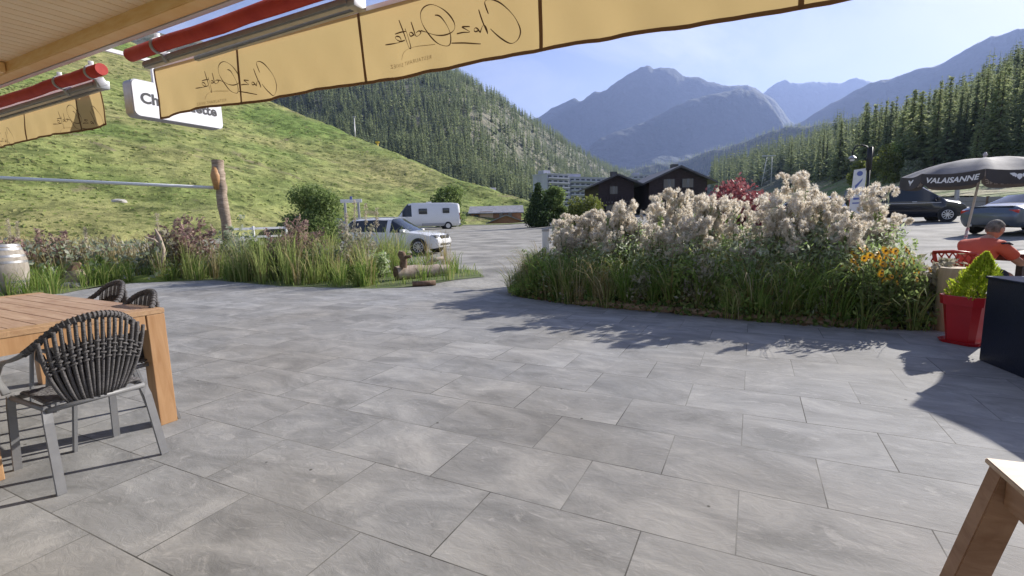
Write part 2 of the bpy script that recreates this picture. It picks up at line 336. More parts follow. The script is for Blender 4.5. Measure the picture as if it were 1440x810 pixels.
def tex_meadow():
    m = bpy.data.materials.new('alpine_meadow'); m.use_nodes = True; t = m.node_tree; b = t.nodes['Principled BSDF']; lk = t.links.new
    b.inputs['Roughness'].default_value = .95; b.inputs['Specular IOR Level'].default_value = .1
    co = N(t, 'ShaderNodeTexCoord')
    mp = N(t, 'ShaderNodeMapping'); mp.inputs['Scale'].default_value = (1, .75, 1.9); lk(co.outputs['Object'], mp.inputs[0])
    def nz(s, d, r=.6, v=None, di=0):
        n = N(t, 'ShaderNodeTexNoise'); n.inputs['Scale'].default_value = s; n.inputs['Detail'].default_value = d; n.inputs['Roughness'].default_value = r; n.inputs['Distortion'].default_value = di; lk(v or mp.outputs[0], n.inputs['Vector']); return n
    def rp(n, a, ca, b2, cb):
        r = N(t, 'ShaderNodeValToRGB'); e = r.color_ramp.elements; e[0].position = a; e[0].color = (*ca, 1); e[1].position = b2; e[1].color = (*cb, 1); lk(n.outputs['Fac'], r.inputs[0]); return r
    a = rp(nz(.03, 5), .36, (.165, .24, .07), .62, (.3, .3, .135))
    c = rp(nz(.35, 12, .72, di=.4), .36, (.3, .34, .26), .6, (1.3, 1.22, 1.12))
    mm = N(t, 'ShaderNodeMixRGB', blend_type='MULTIPLY'); mm.inputs[0].default_value = 1; lk(a.outputs[0], mm.inputs[1]); lk(c.outputs[0], mm.inputs[2])
    d = rp(nz(.12, 9, .6, di=1.5), .60, (0, 0, 0), .68, (1, 1, 1))
    m2 = N(t, 'ShaderNodeMixRGB'); m2.inputs[2].default_value = (.24, .19, .13, 1)
    fm = N(t, 'ShaderNodeMath', operation='MULTIPLY'); fm.inputs[1].default_value = .6; lk(d.outputs[0], fm.inputs[0]); lk(fm.outputs[0], m2.inputs[0]); lk(mm.outputs[0], m2.inputs[1])
    lk(m2.outputs[0], b.inputs['Base Color'])
    bp = N(t, 'ShaderNodeBump'); bp.inputs['Strength'].default_value = 1; bp.inputs['Distance'].default_value = .6; lk(nz(.5, 12, .7).outputs['Fac'], bp.inputs['Height']); lk(bp.outputs[0], b.inputs['Normal'])
    return m
M['alp'] = tex_meadow()
mo = meadow.mesh('meadow_hill', 320, 200, M['alp'])
from mathutils.bvhtree import BVHTree
mbvh = BVHTree.FromPolygons([v.co.copy() for v in mo.data.vertices], [tuple(p.vertices) for p in mo.data.polygons])
def on_meadow(px, py):
    h_ = mbvh.ray_cast(Vector((0, 0, H)), Vector(ray(px, py)).normalized()); return h_[0]
# tussocks standing on the slope
M['tussock'] = mat('meadow_tussocks', (.17, .23, .07), .9, island=((.25, .3, .1), (.34, .33, .15), (.2, .23, .09)), trans=.4, spec=.1)
gq = np.random.default_rng(77); TP = []
for k in range(6000):
    px_, py_ = gq.uniform(-60, 760), gq.uniform(40, 335)
    h_ = on_meadow(px_, py_)
    if h_ is not None and h_.length < 230: TP.append(h_)
TPa = np.array([tuple(p) for p in TP]); sc_t = np.clip(np.linalg.norm(TPa, axis=1)/55, .35, 2.2)*gq.uniform(.5, 1.3, len(TPa)); az_ = gq.uniform(0, np.pi, len(TPa)); w_t = .2*sc_t; dxy = np.stack([np.cos(az_)*w_t, np.sin(az_)*w_t, np.zeros(len(TPa))], 1); up_ = np.stack([np.zeros(len(TPa)), np.zeros(len(TPa)), .1*sc_t], 1)
V_ = np.stack([TPa-dxy-up_*.5, TPa+dxy-up_*.5, TPa+dxy*.5+up_, TPa-dxy*.7+up_*.8], 1).reshape(-1, 3)
tag(link('tussocks', npmesh('tussocks', V_, np.arange(len(V_)).reshape(-1, 4)), M['tussock']), 'small grass tussocks dotted over the meadow hillside', 'grass', kind='stuff')
# wooded slope on the left
lf_base = curve([(150, 250, 420), (300, 262, 420), (400, 268, 400), (500, 272, 380), (600, 278, 370), (700, 288, 380), (800, 292, 520), (880, 285, 900), (960, 280, 1500)])
lf_mid = curve([(150, 150, 700), (300, 172, 680), (400, 185, 640), (500, 188, 600), (600, 198, 580), (700, 226, 600), (800, 254, 850), (880, 262, 1250), (960, 270, 1900)])
lf_crest = curve([(150, 30, 1000), (300, 66, 1000), (400, 86, 1000), (500, 100, 1000), (600, 106, 1050), (660, 122, 1100), (765, 186, 1300), (862, 243, 1750), (960, 272, 2300)])
for p in lf_base: p.z = min(p.z, 9)-3
lf_back = [Vector((p.x*1.3, p.y*1.3, p.z*.5)) for p in lf_crest]; lf_back2 = [Vector((p.x*1.6, p.y*1.6, -30)) for p in lf_crest]
leftforest = Patch([lf_base, lf_mid, lf_crest, lf_back, lf_back2], 14, .006)
leftforest.mesh('wooded_hillside', 130, 120, M['forestfloor'])
# wooded slope on the right
rf_base = curve([(985, 292, 420), (1100, 282, 170), (1200, 279, 100), (1300, 276, 55), (1440, 282, 36), (1600, 290, 28), (1900, 310, 20)])
for p in rf_base: p.z = park_z(p.x, p.y)-.4
rf_m1 = curve([(985, 268, 520), (1100, 258, 290), (1200, 243, 190), (1300, 228, 125), (1440, 196, 95), (1600, 160, 80), (1900, 100, 60)])
rf_crest = curve([(985, 250, 900), (1080, 226, 620), (1190, 196, 480), (1310, 168, 380), (1420, 108, 320), (1560, 20, 290), (1900, -180, 220)])
rf_back = [Vector((p.x*1.3, p.y*1.35, p.z*.8)) for p in rf_crest]; rf_back2 = [Vector((p.x*1.9, p.y*1.9, -20)) for p in rf_crest]
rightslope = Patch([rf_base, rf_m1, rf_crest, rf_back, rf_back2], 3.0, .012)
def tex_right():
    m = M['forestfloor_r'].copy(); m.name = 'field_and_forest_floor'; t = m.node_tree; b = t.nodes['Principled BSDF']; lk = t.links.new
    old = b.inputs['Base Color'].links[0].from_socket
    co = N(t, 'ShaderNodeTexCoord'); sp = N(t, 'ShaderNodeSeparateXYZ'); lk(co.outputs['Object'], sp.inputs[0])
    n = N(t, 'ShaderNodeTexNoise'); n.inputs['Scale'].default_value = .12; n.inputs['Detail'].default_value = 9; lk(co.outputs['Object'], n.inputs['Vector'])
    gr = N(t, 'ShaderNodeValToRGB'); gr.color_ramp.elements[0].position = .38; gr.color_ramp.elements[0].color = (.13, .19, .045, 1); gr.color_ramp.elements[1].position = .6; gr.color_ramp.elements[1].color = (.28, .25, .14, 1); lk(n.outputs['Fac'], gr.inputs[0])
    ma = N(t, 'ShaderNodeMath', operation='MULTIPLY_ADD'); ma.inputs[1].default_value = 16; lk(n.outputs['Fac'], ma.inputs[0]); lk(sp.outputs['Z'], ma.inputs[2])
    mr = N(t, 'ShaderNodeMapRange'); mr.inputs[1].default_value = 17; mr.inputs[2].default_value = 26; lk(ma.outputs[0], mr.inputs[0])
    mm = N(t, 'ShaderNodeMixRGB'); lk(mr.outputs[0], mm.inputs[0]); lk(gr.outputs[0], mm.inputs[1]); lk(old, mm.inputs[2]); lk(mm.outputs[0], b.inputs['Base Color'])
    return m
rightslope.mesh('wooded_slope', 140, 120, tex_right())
# mountains
def ridge(name, pts, spread, drop, amp, freq, nu=200, nv=70, m=None, gully=1.0):
    crest = curve(pts)
    foot = [Vector((p.x*(1-spread)*1.0, p.y*(1-spread), drop)) for p in crest]
    m1 = [f.lerp(c, .35)+Vector((0, 0, -.07*(c.z-f.z))) for f, c in zip(foot, crest)]; m2 = [f.lerp(c, .7)+Vector((0, 0, -.05*(c.z-f.z))) for f, c in zip(foot, crest)]
    bk = [Vector((c.x*1.25, c.y*1.25, drop)) for c in crest]
    pa = Patch([foot, m1, m2, crest, bk], 0, 1)
    V = []
    for j in range(nv):
        v = j/(nv-1)
        for i in range(nu):
            p = pa.P(i/(nu-1), v, False); q = Vector((p.x, p.y*.55, p.z*.6))*freq
            on = min(1, abs(v-.75)/.10); env = (.15+.85*on)*min(1, v*4)
            a = (noise.ridged_multi_fractal(q, .9, 2.1, 6, 1.0, 2.0)-1.1)*amp*env*gully + noise.fractal(q*9, 1, 2, 4)*amp*.16
            p.z += a; V.append(tuple(p))
    Q = [(j*nu+i, j*nu+i+1, (j+1)*nu+i+1, (j+1)*nu+i) for j in range(nv-1) for i in range(nu-1)]
    o = link(name, npmesh(name, V, Q, smooth=True), m or M['rock']); o['kind'] = 'structure'; return o
Yp = 6500
ridge('mountain_ridge', [(650, 215, Yp), (720, 185, Yp), (761, 170, Yp), (803, 149, Yp), (817, 150, Yp), (836, 141, Yp), (850, 138, Yp), (867, 125, Yp), (905, 104, Yp), (919, 103, Yp), (932, 102, Yp), (947, 107, Yp), (964, 118, Yp), (983, 121, Yp), (1006, 128, Yp), (1028, 131, Yp), (1055, 133, Yp), (1069, 141, Yp), (1085, 148, Yp), (1100, 164, Yp), (1112, 180, Yp), (1150, 205, Yp), (1200, 230, Yp)], .33, -50, 100, .0010)
ridge('mountain_shoulder', [(700, 262, 4600), (790, 240, 4600), (830, 207, 4700), (860, 192, 4800), (900, 180, 4900), (960, 152, 5000), (1010, 140, 5100), (1050, 138, 5200), (1078, 150, 5200), (1095, 172, 5000), (1110, 190, 4800), (1160, 215, 4600)], .35, -50, 75, .0013)
ridge('distant_range', [(1020, 160, 9300), (1060, 150, 9300), (1073, 139, 9300), (1087, 129, 9300), (1102, 122, 9300), (1113, 124, 9300), (1150, 122, 9300), (1171, 127, 9300), (1196, 121, 9300), (1218, 120, 9300), (1232, 123, 9300), (1270, 118, 9300), (1330, 112, 9300), (1400, 110, 9300)], .2, 0, 110, .0013)
ridge('mountain_flank', [(1080, 195, 5200), (1125, 178, 5000), (1175, 150, 4900), (1218, 130, 4800), (1254, 118, 4700), (1293, 105, 4600), (1321, 99, 4500), (1351, 83, 4400), (1388, 63, 4300), (1403, 62, 4300), (1428, 54, 4200), (1450, 50, 4100), (1600, 20, 4000), (1800, 0, 4000)], .35, -50, 55, .0012)
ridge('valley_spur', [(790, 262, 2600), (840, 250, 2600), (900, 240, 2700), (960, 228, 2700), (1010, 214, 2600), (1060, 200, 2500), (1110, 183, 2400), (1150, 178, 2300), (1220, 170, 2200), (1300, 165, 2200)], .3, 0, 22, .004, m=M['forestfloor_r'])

# ------------------------------------------------------------------ conifers
M['needle_d'] = mat('spruce_needles', (.17, .215, .12), .8, island=((.24, .29, .16), (.31, .35, .2)), trans=.5, spec=.2)
M['needle_l'] = mat('larch_needles', (.2, .25, .12), .8, island=((.3, .35, .17), (.4, .43, .22)), trans=.5, spec=.2)
M['bark'] = mat('conifer_bark', (.06, .045, .035), .9, c2=(.12, .095, .075), scale=6, bump=.4)
M['stemgrey'] = mat('grey_stem', (.12, .1, .08), .9)
def crown_np(Ht, R, levels, nb, clumps, z0=.1, seed=0, droop=.35, shape=.9):
    g = np.random.default_rng(seed); V = []; 
    for l in range(levels):
        f = (l+g.uniform(-.3, .3))/levels; f = min(max(f, 0), .995); z = Ht*(z0+(1-z0)*f); r = R*(1-f)**shape*(.72+.28*math.sin(l*2.3+seed))*(1 if f > .08 else .7)+.03*R
        for k in range(nb):
            a = g.uniform(0, 2*math.pi); rr = r*g.uniform(.6, 1.15); dx, dy = math.cos(a), math.sin(a)
            if clumps <= 1:
                w = rr*.34; h = rr*droop
                V += [(0, 0, z+rr*.12), (dx*rr*.6-dy*w, dy*rr*.6+dx*w, z-h*.5), (dx*rr, dy*rr, z-h), (dx*rr*.6+dy*w, dy*rr*.6-dx*w, z-h*.3)]
            else:
                for c in range(clumps):
                    t = (c+.6)/clumps*g.uniform(.85, 1.1); s = R*g.uniform(.09, .2)*(1.25-.6*t)*(.3+.8*(1-f)); px, py, pz = dx*rr*t+g.normal(0, .05)*R, dy*rr*t+g.normal(0, .05)*R, z-rr*droop*t*t+g.normal(0, .04)*R
                    aa = a+g.normal(0, .8); ex, ey, ez = math.cos(aa), math.sin(aa), g.normal(-.35, .3); qx, qy, qz = -ey, ex, g.normal(0, .5)
                    V += [(px-ex*s, py-ey*s, pz-ez*s), (px-qx*s*.5, py-qy*s*.5, pz-qz*s*.5), (px+ex*s*1.2, py+ey*s*1.2, pz+ez*s*1.2), (px+qx*s*.5, py+qy*s*.5, pz+qz*s*.5)]
    V = np.array(V, np.float32); return V, np.arange(len(V)).reshape(-1, 4)
def trunk_mesh(Ht, r):
    mb = MB(); mb.tube([(0, 0, -.8), (0, 0, Ht*.3), (0.05*r, 0, Ht*.7), (0, 0, Ht*.97)], [r, r*.75, r*.4, r*.06], 6); me = bpy.data.meshes.new('trunk'); mb.bm.to_mesh(me); mb.bm.free(); me.materials.append(M['bark']); return me
def with_trunk(r):
    V_, Q_ = r; a = np.array([(-.012, 0, -.05), (.012, 0, -.05), (.002, 0, .97), (-.002, 0, .97), (0, -.012, -.05), (0, .012, -.05), (0, .002, .97), (0, -.002, .97)], np.float32); V2 = np.concatenate([V_, a]); return V2, np.arange(len(V2)).reshape(-1, 4)
lowv = [crown_np(1, R, 13, 8, 1, .06, s, dr, sh) for s, (R, dr, sh) in enumerate(((.17, .5, .85), (.2, .4, .8), (.15, .6, .9), (.23, .3, .65), (.18, .5, .75)))]
low_me = []
lowv = [with_trunk(r) for r in lowv]
for i, (V_, Q_) in enumerate(lowv):
    for k in ('needle_d', 'needle_l'):
        me = npmesh('small_conifer', V_, Q_); me.materials.append(M[k]); low_me.append(me)
himesh = []
for s in range(5):
    R_h = (.2, .23, .18, .26, .21)[s]; V_, Q_ = crown_np(1, R_h, 26, 8, 5, .04+.03*(s % 2), 20+s, (.5, .42, .6, .35, .45)[s], (1.1, 1.0, 1.2, .9, 1.05)[s])
    a = npmesh('crown', V_, Q_); a.materials.append(M['needle_d' if s == 0 else 'needle_l']); himesh.append(a)
trunk1 = trunk_mesh(1, .016)
def place_low(p, h, k, label, group, cat='conifer', name='conifer'):
    o = bpy.data.objects.new(name, low_me[k]); COL.objects.link(o); o.location = p; o.scale = (h*random.uniform(.85, 1.2),)*2+(h,); o.rotation_euler = (0, 0, random.uniform(0, 6.28)); return tag(o, label, cat, group)
def place_hi(p, h, k, label, group, name='conifer', cat='conifer'):
    e = empty(name, p, random.uniform(0, 6.28), label, cat, group); s = random.uniform(.9, 1.2); e.scale = (h*s, h*s, h)
    c = bpy.data.objects.new('crown', himesh[k]); COL.objects.link(c); c.parent = e
    t = bpy.data.objects.new('trunk', trunk1); COL.objects.link(t); t.parent = e; return e
def merge_low(name, items, label, cat, m):
    Vs = []; n = 0
    for p, h, k in items:
        V_, _ = lowv[k]; a = random.uniform(0, 6.28); c, s = math.cos(a), math.sin(a); wd = h*random.uniform(.85, 1.2)
        W = np.stack([(V_[:, 0]*c-V_[:, 1]*s)*wd+p[0], (V_[:, 0]*s+V_[:, 1]*c)*wd+p[1], V_[:, 2]*h+p[2]], 1); Vs.append(W)
    Vs = np.concatenate(Vs); o = link(name, npmesh(name, Vs, np.arange(len(Vs)).reshape(-1, 4)), m); return tag(o, label, cat, kind='stuff')
def sx(p, h=0):
    q = Vector(p)+Vector((0, 0, h-H)); return 720+F*q.dot(Vector(CR))/q.dot(Vector(fw))
def band(x, bands):
    for lim, t in bands:
        if x < lim: return t
    return bands[-1][1]
LBAND = [(470, 'above the bent top of the grassy spur, left of the lift mast'), (560, 'near the lift masts above the grassy spur'), (640, 'above the white camper van'), (700, 'above the long low hut with the garage door'), (765, 'above the dark pointed evergreen shrub'), (2000, 'just above the apartment blocks')]
RBAND = [(1075, 'left of the lattice pylon'), (1140, 'just right of the lattice pylon'), (1215, 'left of the street lamp banner'), (1270, 'between the street lamp and the parasol'), (1340, 'above the left half of the parasol'), (1400, 'above the tip of the parasol'), (4000, 'at the right edge above the parasol')]
SBAND = [(790, 'at the bed tip by the white marker post'), (860, 'left of the smaller dark chalet'), (930, 'below the smaller dark chalet'), (1010, 'below the larger dark chalet'), (1080, 'below the red-leaved tree'), (1150, 'between red-leaved tree and street lamp'), (1220, 'around the street lamp banner'), (3000, 'at the right end beside the black van')]
# left hillside
items = []
rr_ = random.Random(3)
tries = 0
while len(items) < 13000 and tries < 60000:
    tries += 1
    u, v = rr_.uniform(.1, .99), rr_.uniform(.02, .54)
    p = leftforest.P(u, v)
    d = noise.fractal(p*.006, 1, 2, 4)
    dens = 1.0 if v > .17 else .25+.9*max(0, d+.15)*2+v*2.6
    if v < .04 and d < .2: dens *= .2
    if rr_.random() > dens: continue
    items.append((p, rr_.uniform(13, 26), rr_.randrange(5), u))
items.sort(key=lambda t: (t[0].length)/t[1])
def vis_left(p, h):   # crude: drop what lies wholly behind the spur or outside the frame
    q = Vector(p)+Vector((0, 0, h-H)); dz = q.dot(Vector(fw)); X = 720+F*q.dot(Vector(CR))/dz; Y = 405-F*q.dot(Vector(CU))/dz
    cl = 146+(X-375)*.414
    return X > 372 and Y < cl+4 and X < 1000
near = [t for t in items if vis_left(t[0], t[1])]
ind = near[:140]; rest = near[140:]
for p, h, k, u in ind:
    place_low(p-Vector((0, 0, .5)), h, k*2+(rr_.random() < .45), 'slender conifer '+('in the open lower part ' if k < 3 else 'low down ')[:0]+'on the left hillside, '+band(sx(p), LBAND), 'conifers on the left hillside')
merge_low('conifer_forest', [(p, h, k) for p, h, k, u in rest if rr_.random() < .5], 'dense dark conifer forest covering the left hillside', 'forest', M['needle_d'])
# lighter larches scattered through it belong to the same far mass
lrest = [(p, h*1.05, k) for p, h, k, u in rest if rr_.random() < .5]
merge_low('larch_forest', lrest, 'lighter green larches scattered through the left hillside forest', 'forest', M['needle_l'])
# right slope: near trees individually with trunk and crown
rt = []; tries = 0
while len(rt) < 1700 and tries < 16000:
    tries += 1
    u, v = rr_.uniform(0.0, .8), .15+.42*rr_.random()**1.5
    p = rightslope.P(u, v)
    q = p-Vector((0, 0, H)); X = 720+F*q.dot(Vector(CR))/q.dot(Vector(fw))
    if X > 1520 or X < 1000 or (1056 < X < 1100 and p.y < 330): continue
    dens = min(1, max(0, (v-.20)/.05)); 
    if rr_.random() > dens: continue
    if any((p.x-o.x)**2+(p.y-o.y)**2 < 22 for o, _ in rt[-200:]): continue
    rt.append((p, rr_.uniform(15, 27)*(.85+.5*max(0, noise.noise(p*.02)+.1))*(1.12 if X < 1120 else max(.66, 1.12-.46*(X-1120)/150)))) 
rt.sort(key=lambda t: t[0].length/t[1])
for i, (p, h) in enumerate(rt[:160]):
    place_hi(p-Vector((0, 0, .5)), h, rr_.randrange(5), 'tall dense conifer on the right slope, '+band(sx(p, h*.5), RBAND), 'tall conifers on the right slope')
merge_low('conifer_forest', [(p, h, rr_.randrange(5)) for p, h in rt[160::2]], 'dark conifers standing deeper in the right-hand wooded slope', 'forest', M['needle_d'])
merge_low('larch_forest', [(p, h, rr_.randrange(5)) for p, h in rt[161::2]], 'lighter larches standing deeper in the right-hand wooded slope', 'forest', M['needle_l'])
# hazy forest on the valley spur
vsp = [o for o in bpy.data.objects if o.name == 'valley_spur'][0].data
vv = [v.co for v in vsp.vertices]; it = []
for _ in range(5200):
    q = vv[rr_.randrange(len(vv))]
    if q.z < 10: continue
    it.append((Vector((q.x+rr_.uniform(-15, 15), q.y+rr_.uniform(-15, 15), q.z-2)), rr_.uniform(18, 30), rr_.randrange(5)))
merge_low('valley_forest', it, 'hazy blue-green forest at the foot of the far mountain', 'forest', M['needle_l'])

# ------------------------------------------------------------------ broadleaf bushes
def leafcloud(n, lumps, size, seed, flat=.45, stretch=1.8):
    g = np.random.default_rng(seed); C = np.array([l[:3] for l in lumps]); Rr = np.array([l[3] for l in lumps]); wts = Rr**2/np.sum(Rr**2)
    idx = g.choice(len(lumps), n, p=wts); d = g.normal(size=(n, 3)); d /= np.linalg.norm(d, axis=1)[:, None]
    rad = Rr[idx]*(g.uniform(.35, 1.0, n)**.45)*(1+.18*g.normal(size=n)); P = C[idx]+d*rad[:, None]*np.array([1, 1, .9])
    P = P[P[:, 2] > .02]; n = len(P)
    return quads_at(P, size, g, stretch)
def quads_at(P, size, g, stretch=1.8, up=.3):
    n = len(P); a = g.normal(size=(n, 3)); a[:, 2] += up; a /= np.linalg.norm(a, axis=1)[:, None]; b = np.cross(a, g.normal(size=(n, 3))); b /= np.linalg.norm(b, axis=1)[:, None]
    s = size*g.uniform(.6, 1.3, n)[:, None]; V = np.stack([P-a*s*stretch/2, P-b*s/2, P+a*s*stretch/2, P+b*s/2], 1).reshape(-1, 3)
    return V, np.arange(4*n).reshape(-1, 4)
M['leaf_green'] = mat('bush_leaves', (.13, .19, .06), .6, island=((.19, .26, .08), (.26, .32, .12)), trans=.5, spec=.3)
M['leaf_lime'] = mat('yellow_green_leaves', (.13, .17, .03), .6, island=((.19, .22, .05), (.24, .25, .07)), trans=.4, spec=.3)
M['leaf_dark'] = mat('dark_evergreen_leaves', (.035, .06, .025), .7, island=((.06, .1, .035), (.1, .15, .05)), trans=.3, spec=.3)
M['leaf_red'] = mat('purple_red_leaves', (.14, .035, .04), .5, island=((.25, .06, .07), (.36, .13, .13), (.22, .09, .1)), trans=.4, spec=.35)
M['leaf_brown'] = mat('dry_purple_brown_leaves', (.2, .13, .12), .8, island=((.32, .2, .18), (.42, .3, .25), (.24, .25, .14)), trans=.4, spec=.2)
M['leaf_silver'] = mat('silvery_green_leaves', (.2, .25, .14), .7, island=((.3, .35, .22), (.48, .48, .38)), trans=.45, spec=.2)
M['leaf_thuja'] = mat('golden_thuja_leaves', (.3, .4, .03), .6, island=((.42, .52, .04), (.55, .58, .08)), trans=.5, spec=.2)
def bush(name, px, py, Y, wd, ht, m, n, leaf, label, cat='bush', seed=1, group=None, nl=16, top=1.0, z=None, cone=False, parts=('foliage', 'stem')):
    p = at(px, py, Y); 
    if z is not None: p.z = z
    else: p.z = park_z(p.x, p.y)
    g = random.Random(seed); lumps = []
    for k in range(nl):
        t = g.uniform(.12, .9) if not cone else k/nl*.92; a = g.uniform(0, 6.28)
        rad = wd/2*(1-t*.35) if not cone else wd/2*(1-t)*.9+.03*wd
        rr = rad*(.26+.26*g.random()) if not cone else rad*.8
        lumps.append((math.cos(a)*(rad-rr)*g.uniform(.4, 1) if not cone else 0, math.sin(a)*(rad-rr)*g.uniform(.4, 1) if not cone else 0, min(ht-rr*.9, max(rr*.7, t*ht)), rr))
    e = empty(name, p, 0, label, cat, group)
    V_, Q_ = leafcloud(n, lumps, leaf, seed); link(parts[0], npmesh(parts[0], V_, Q_), m, e)
    mb = MB()
    for k in range(5): 
        l = lumps[k % len(lumps)]; mb.tube([(g.uniform(-.1, .1)*wd*.3, g.uniform(-.1, .1)*wd*.3, -.05), (l[0]*.5, l[1]*.5, l[2]*.55), (l[0], l[1], l[2]+l[3]*.5)], [wd*.016, wd*.011, wd*.003], 5)
    mb.build(parts[1], M['stemgrey'], e); return e
bush('bush', 442, 322, 26, 4.6, 3.2, M['leaf_green'], 15000, .085, 'large dark green rounded bush at the foot of the meadow behind the cars', seed=3)
bush('bush', 626, 318, 58, 7.0, 4.8, M['leaf_green'], 11000, .17, 'green bush standing right behind the white camper van', seed=5)
bush('evergreen_shrub', 757, 318, 46, 3.2, 4.6, M['leaf_dark'], 9000, .13, 'dark pointed evergreen shrub at the far edge of the parking lot', seed=7, cat='shrub', cone=True, nl=12)
bush('evergreen_shrub', 778, 318, 47, 3.6, 3.8, M['leaf_green'], 9000, .13, 'mid green rounded shrub right beside the dark pointed evergreen', seed=8, cat='shrub', nl=26)
bush('bush', 822, 318, 44, 5.0, 2.6, M['leaf_lime'], 6500, .12, 'yellow-green leafy bush in front of the dark chalet and apartment block', seed=9)
bush('red_leaf_tree', 1036, 340, 14.5, 3.0, 3.35, M['leaf_red'], 6500, .07, 'small tree with purple-red leaves rising behind the seed heads', cat='tree', seed=11, nl=14, parts=('crown', 'trunk'))
for i, (x, yy, Y, wd, ht, mk) in enumerate(((1243, 255, 105, 9, 8, 'leaf_lime'), (1264, 250, 108, 9, 8.5, 'leaf_green'), (1283, 250, 100, 5, 4, 'leaf_silver'), (1204, 262, 90, 4.5, 5, 'leaf_lime'))):
    p = at(x, yy, Y)
    bush('bush', x, yy, Y, wd, ht, M[mk], 3200, .3, ('round yellow-green bush at the foot of the right slope above the field', 'round mid-green bush right of the yellow-green one below the right slope', 'small pale silvery bush right of the two round bushes', 'small bright green bush just left of the banner on the lamp post')[i], seed=20+i, z=p.z-.5)

# ------------------------------------------------------------------ grasses and plants
M['grass'] = mat('long_green_grass', (.1, .18, .03), .7, island=((.17, .27, .05), (.25, .33, .08), (.36, .36, .14)), trans=.5, spec=.3)
M['grass_y'] = mat('dry_straw_grass', (.22, .18, .07), .8, island=((.33, .25, .1), (.45, .38, .2), (.5, .44, .28)), trans=.4, spec=.2)
M['grass_g2'] = mat('olive_weeds', (.14, .2, .05), .7, island=((.28, .36, .09), (.38, .42, .15), (.2, .28, .07), (.5, .42, .22)), trans=.55, spec=.3)
def blades(P, hmin, hmax, wd, bend, seed, lean=.25):
    g = np.random.default_rng(seed); n = len(P); h = g.uniform(hmin, hmax, n); az = g.uniform(0, 2*np.pi, n); dx, dy = np.cos(az), np.sin(az); w_ = wd*g.uniform(.6, 1.4, n)
    fa = g.uniform(0, 2*np.pi, n); sx, sy = np.cos(fa)*w_/2, np.sin(fa)*w_/2; bn = bend*h*g.uniform(.3, 1.5, n); ln = lean*h*g.uniform(0, 1, n)
    b0 = P; z = np.zeros(n)
    m1 = P+np.stack([dx*(ln*.35+bn*.12), dy*(ln*.35+bn*.12), h*.5], 1); m2 = P+np.stack([dx*(ln*.7+bn*.5), dy*(ln*.7+bn*.5), h*.85], 1); tp = P+np.stack([dx*(ln+bn), dy*(ln+bn), h*(1-.12*bend*4*g.uniform(0, 1, n))], 1)
    s = np.stack([sx, sy, z], 1)
    V = np.stack([b0-s, b0+s, m1-s*.9, m1+s*.9, m2-s*.55, m2+s*.55, tp], 1).reshape(-1, 3); o = np.arange(n)[:, None]*7
    Q = np.concatenate([o+np.array([0, 1, 3, 2]), o+np.array([2, 3, 5, 4])]); T = o+np.array([4, 5, 6]); return V, Q, T
def tufts(C, per, hmin, hmax, wd, spread, arch, seed):
    g = np.random.default_rng(seed); C = np.array(C); K = len(C); idx = np.repeat(np.arange(K), per); n = len(idx); hk = g.uniform(.55, 1.15, K)[idx]
    az = g.uniform(0, 2*np.pi, n); r = np.abs(g.normal(0, spread*.35, n)); h = g.uniform(hmin, hmax, n)*hk; out = g.uniform(.1, 1.0, n)*arch*h
    wnd = g.uniform(0, 2*np.pi, K)[idx]; dx = np.cos(az)+.5*np.cos(wnd); dy = np.sin(az)+.5*np.sin(wnd)
    b0 = C[idx]+np.stack([np.cos(az)*r, np.sin(az)*r, np.zeros(n)], 1); fa = g.uniform(0, 2*np.pi, n); w_ = wd*g.uniform(.5, 1.4, n)/2; s = np.stack([np.cos(fa)*w_, np.sin(fa)*w_, np.zeros(n)], 1)
    pt = lambda f, hz: b0+np.stack([dx*out*f, dy*out*f, h*hz], 1)
    m1, m2, m3, tp = pt(.12, .42), pt(.38, .74), pt(.72, .88), pt(1.05, .8+.1*g.uniform(-1, 1, n))
    V = np.stack([b0-s, b0+s, m1-s, m1+s, m2-s*.8, m2+s*.8, m3-s*.5, m3+s*.5, tp], 1).reshape(-1, 3); o = np.arange(n)[:, None]*9
    return V, np.concatenate([o+np.array([0, 1, 3, 2]), o+np.array([2, 3, 5, 4]), o+np.array([4, 5, 7, 6])]), o+np.array([6, 7, 8])
def inpoly(x, y, poly):
    c = False; n = len(poly)
    for i in range(n):
        x1, y1 = poly[i][:2]; x2, y2 = poly[(i+1) % n][:2]
        if (y1 > y) != (y2 > y) and x < (x2-x1)*(y-y1)/(y2-y1)+x1: c = not c
    return c
def scatter(poly, n, rnd, f=None):
    xs_ = [p[0] for p in poly]; ys_ = [p[1] for p in poly]; out = []; k = 0
    while len(out) < n and k < n*30:
        k += 1; x = rnd.uniform(min(xs_), max(xs_)); y = rnd.uniform(min(ys_), max(ys_))
        if inpoly(x, y, poly) and (f is None or rnd.random() < f(x, y)): out.append((x, y, park_z(x, y)))
    return out
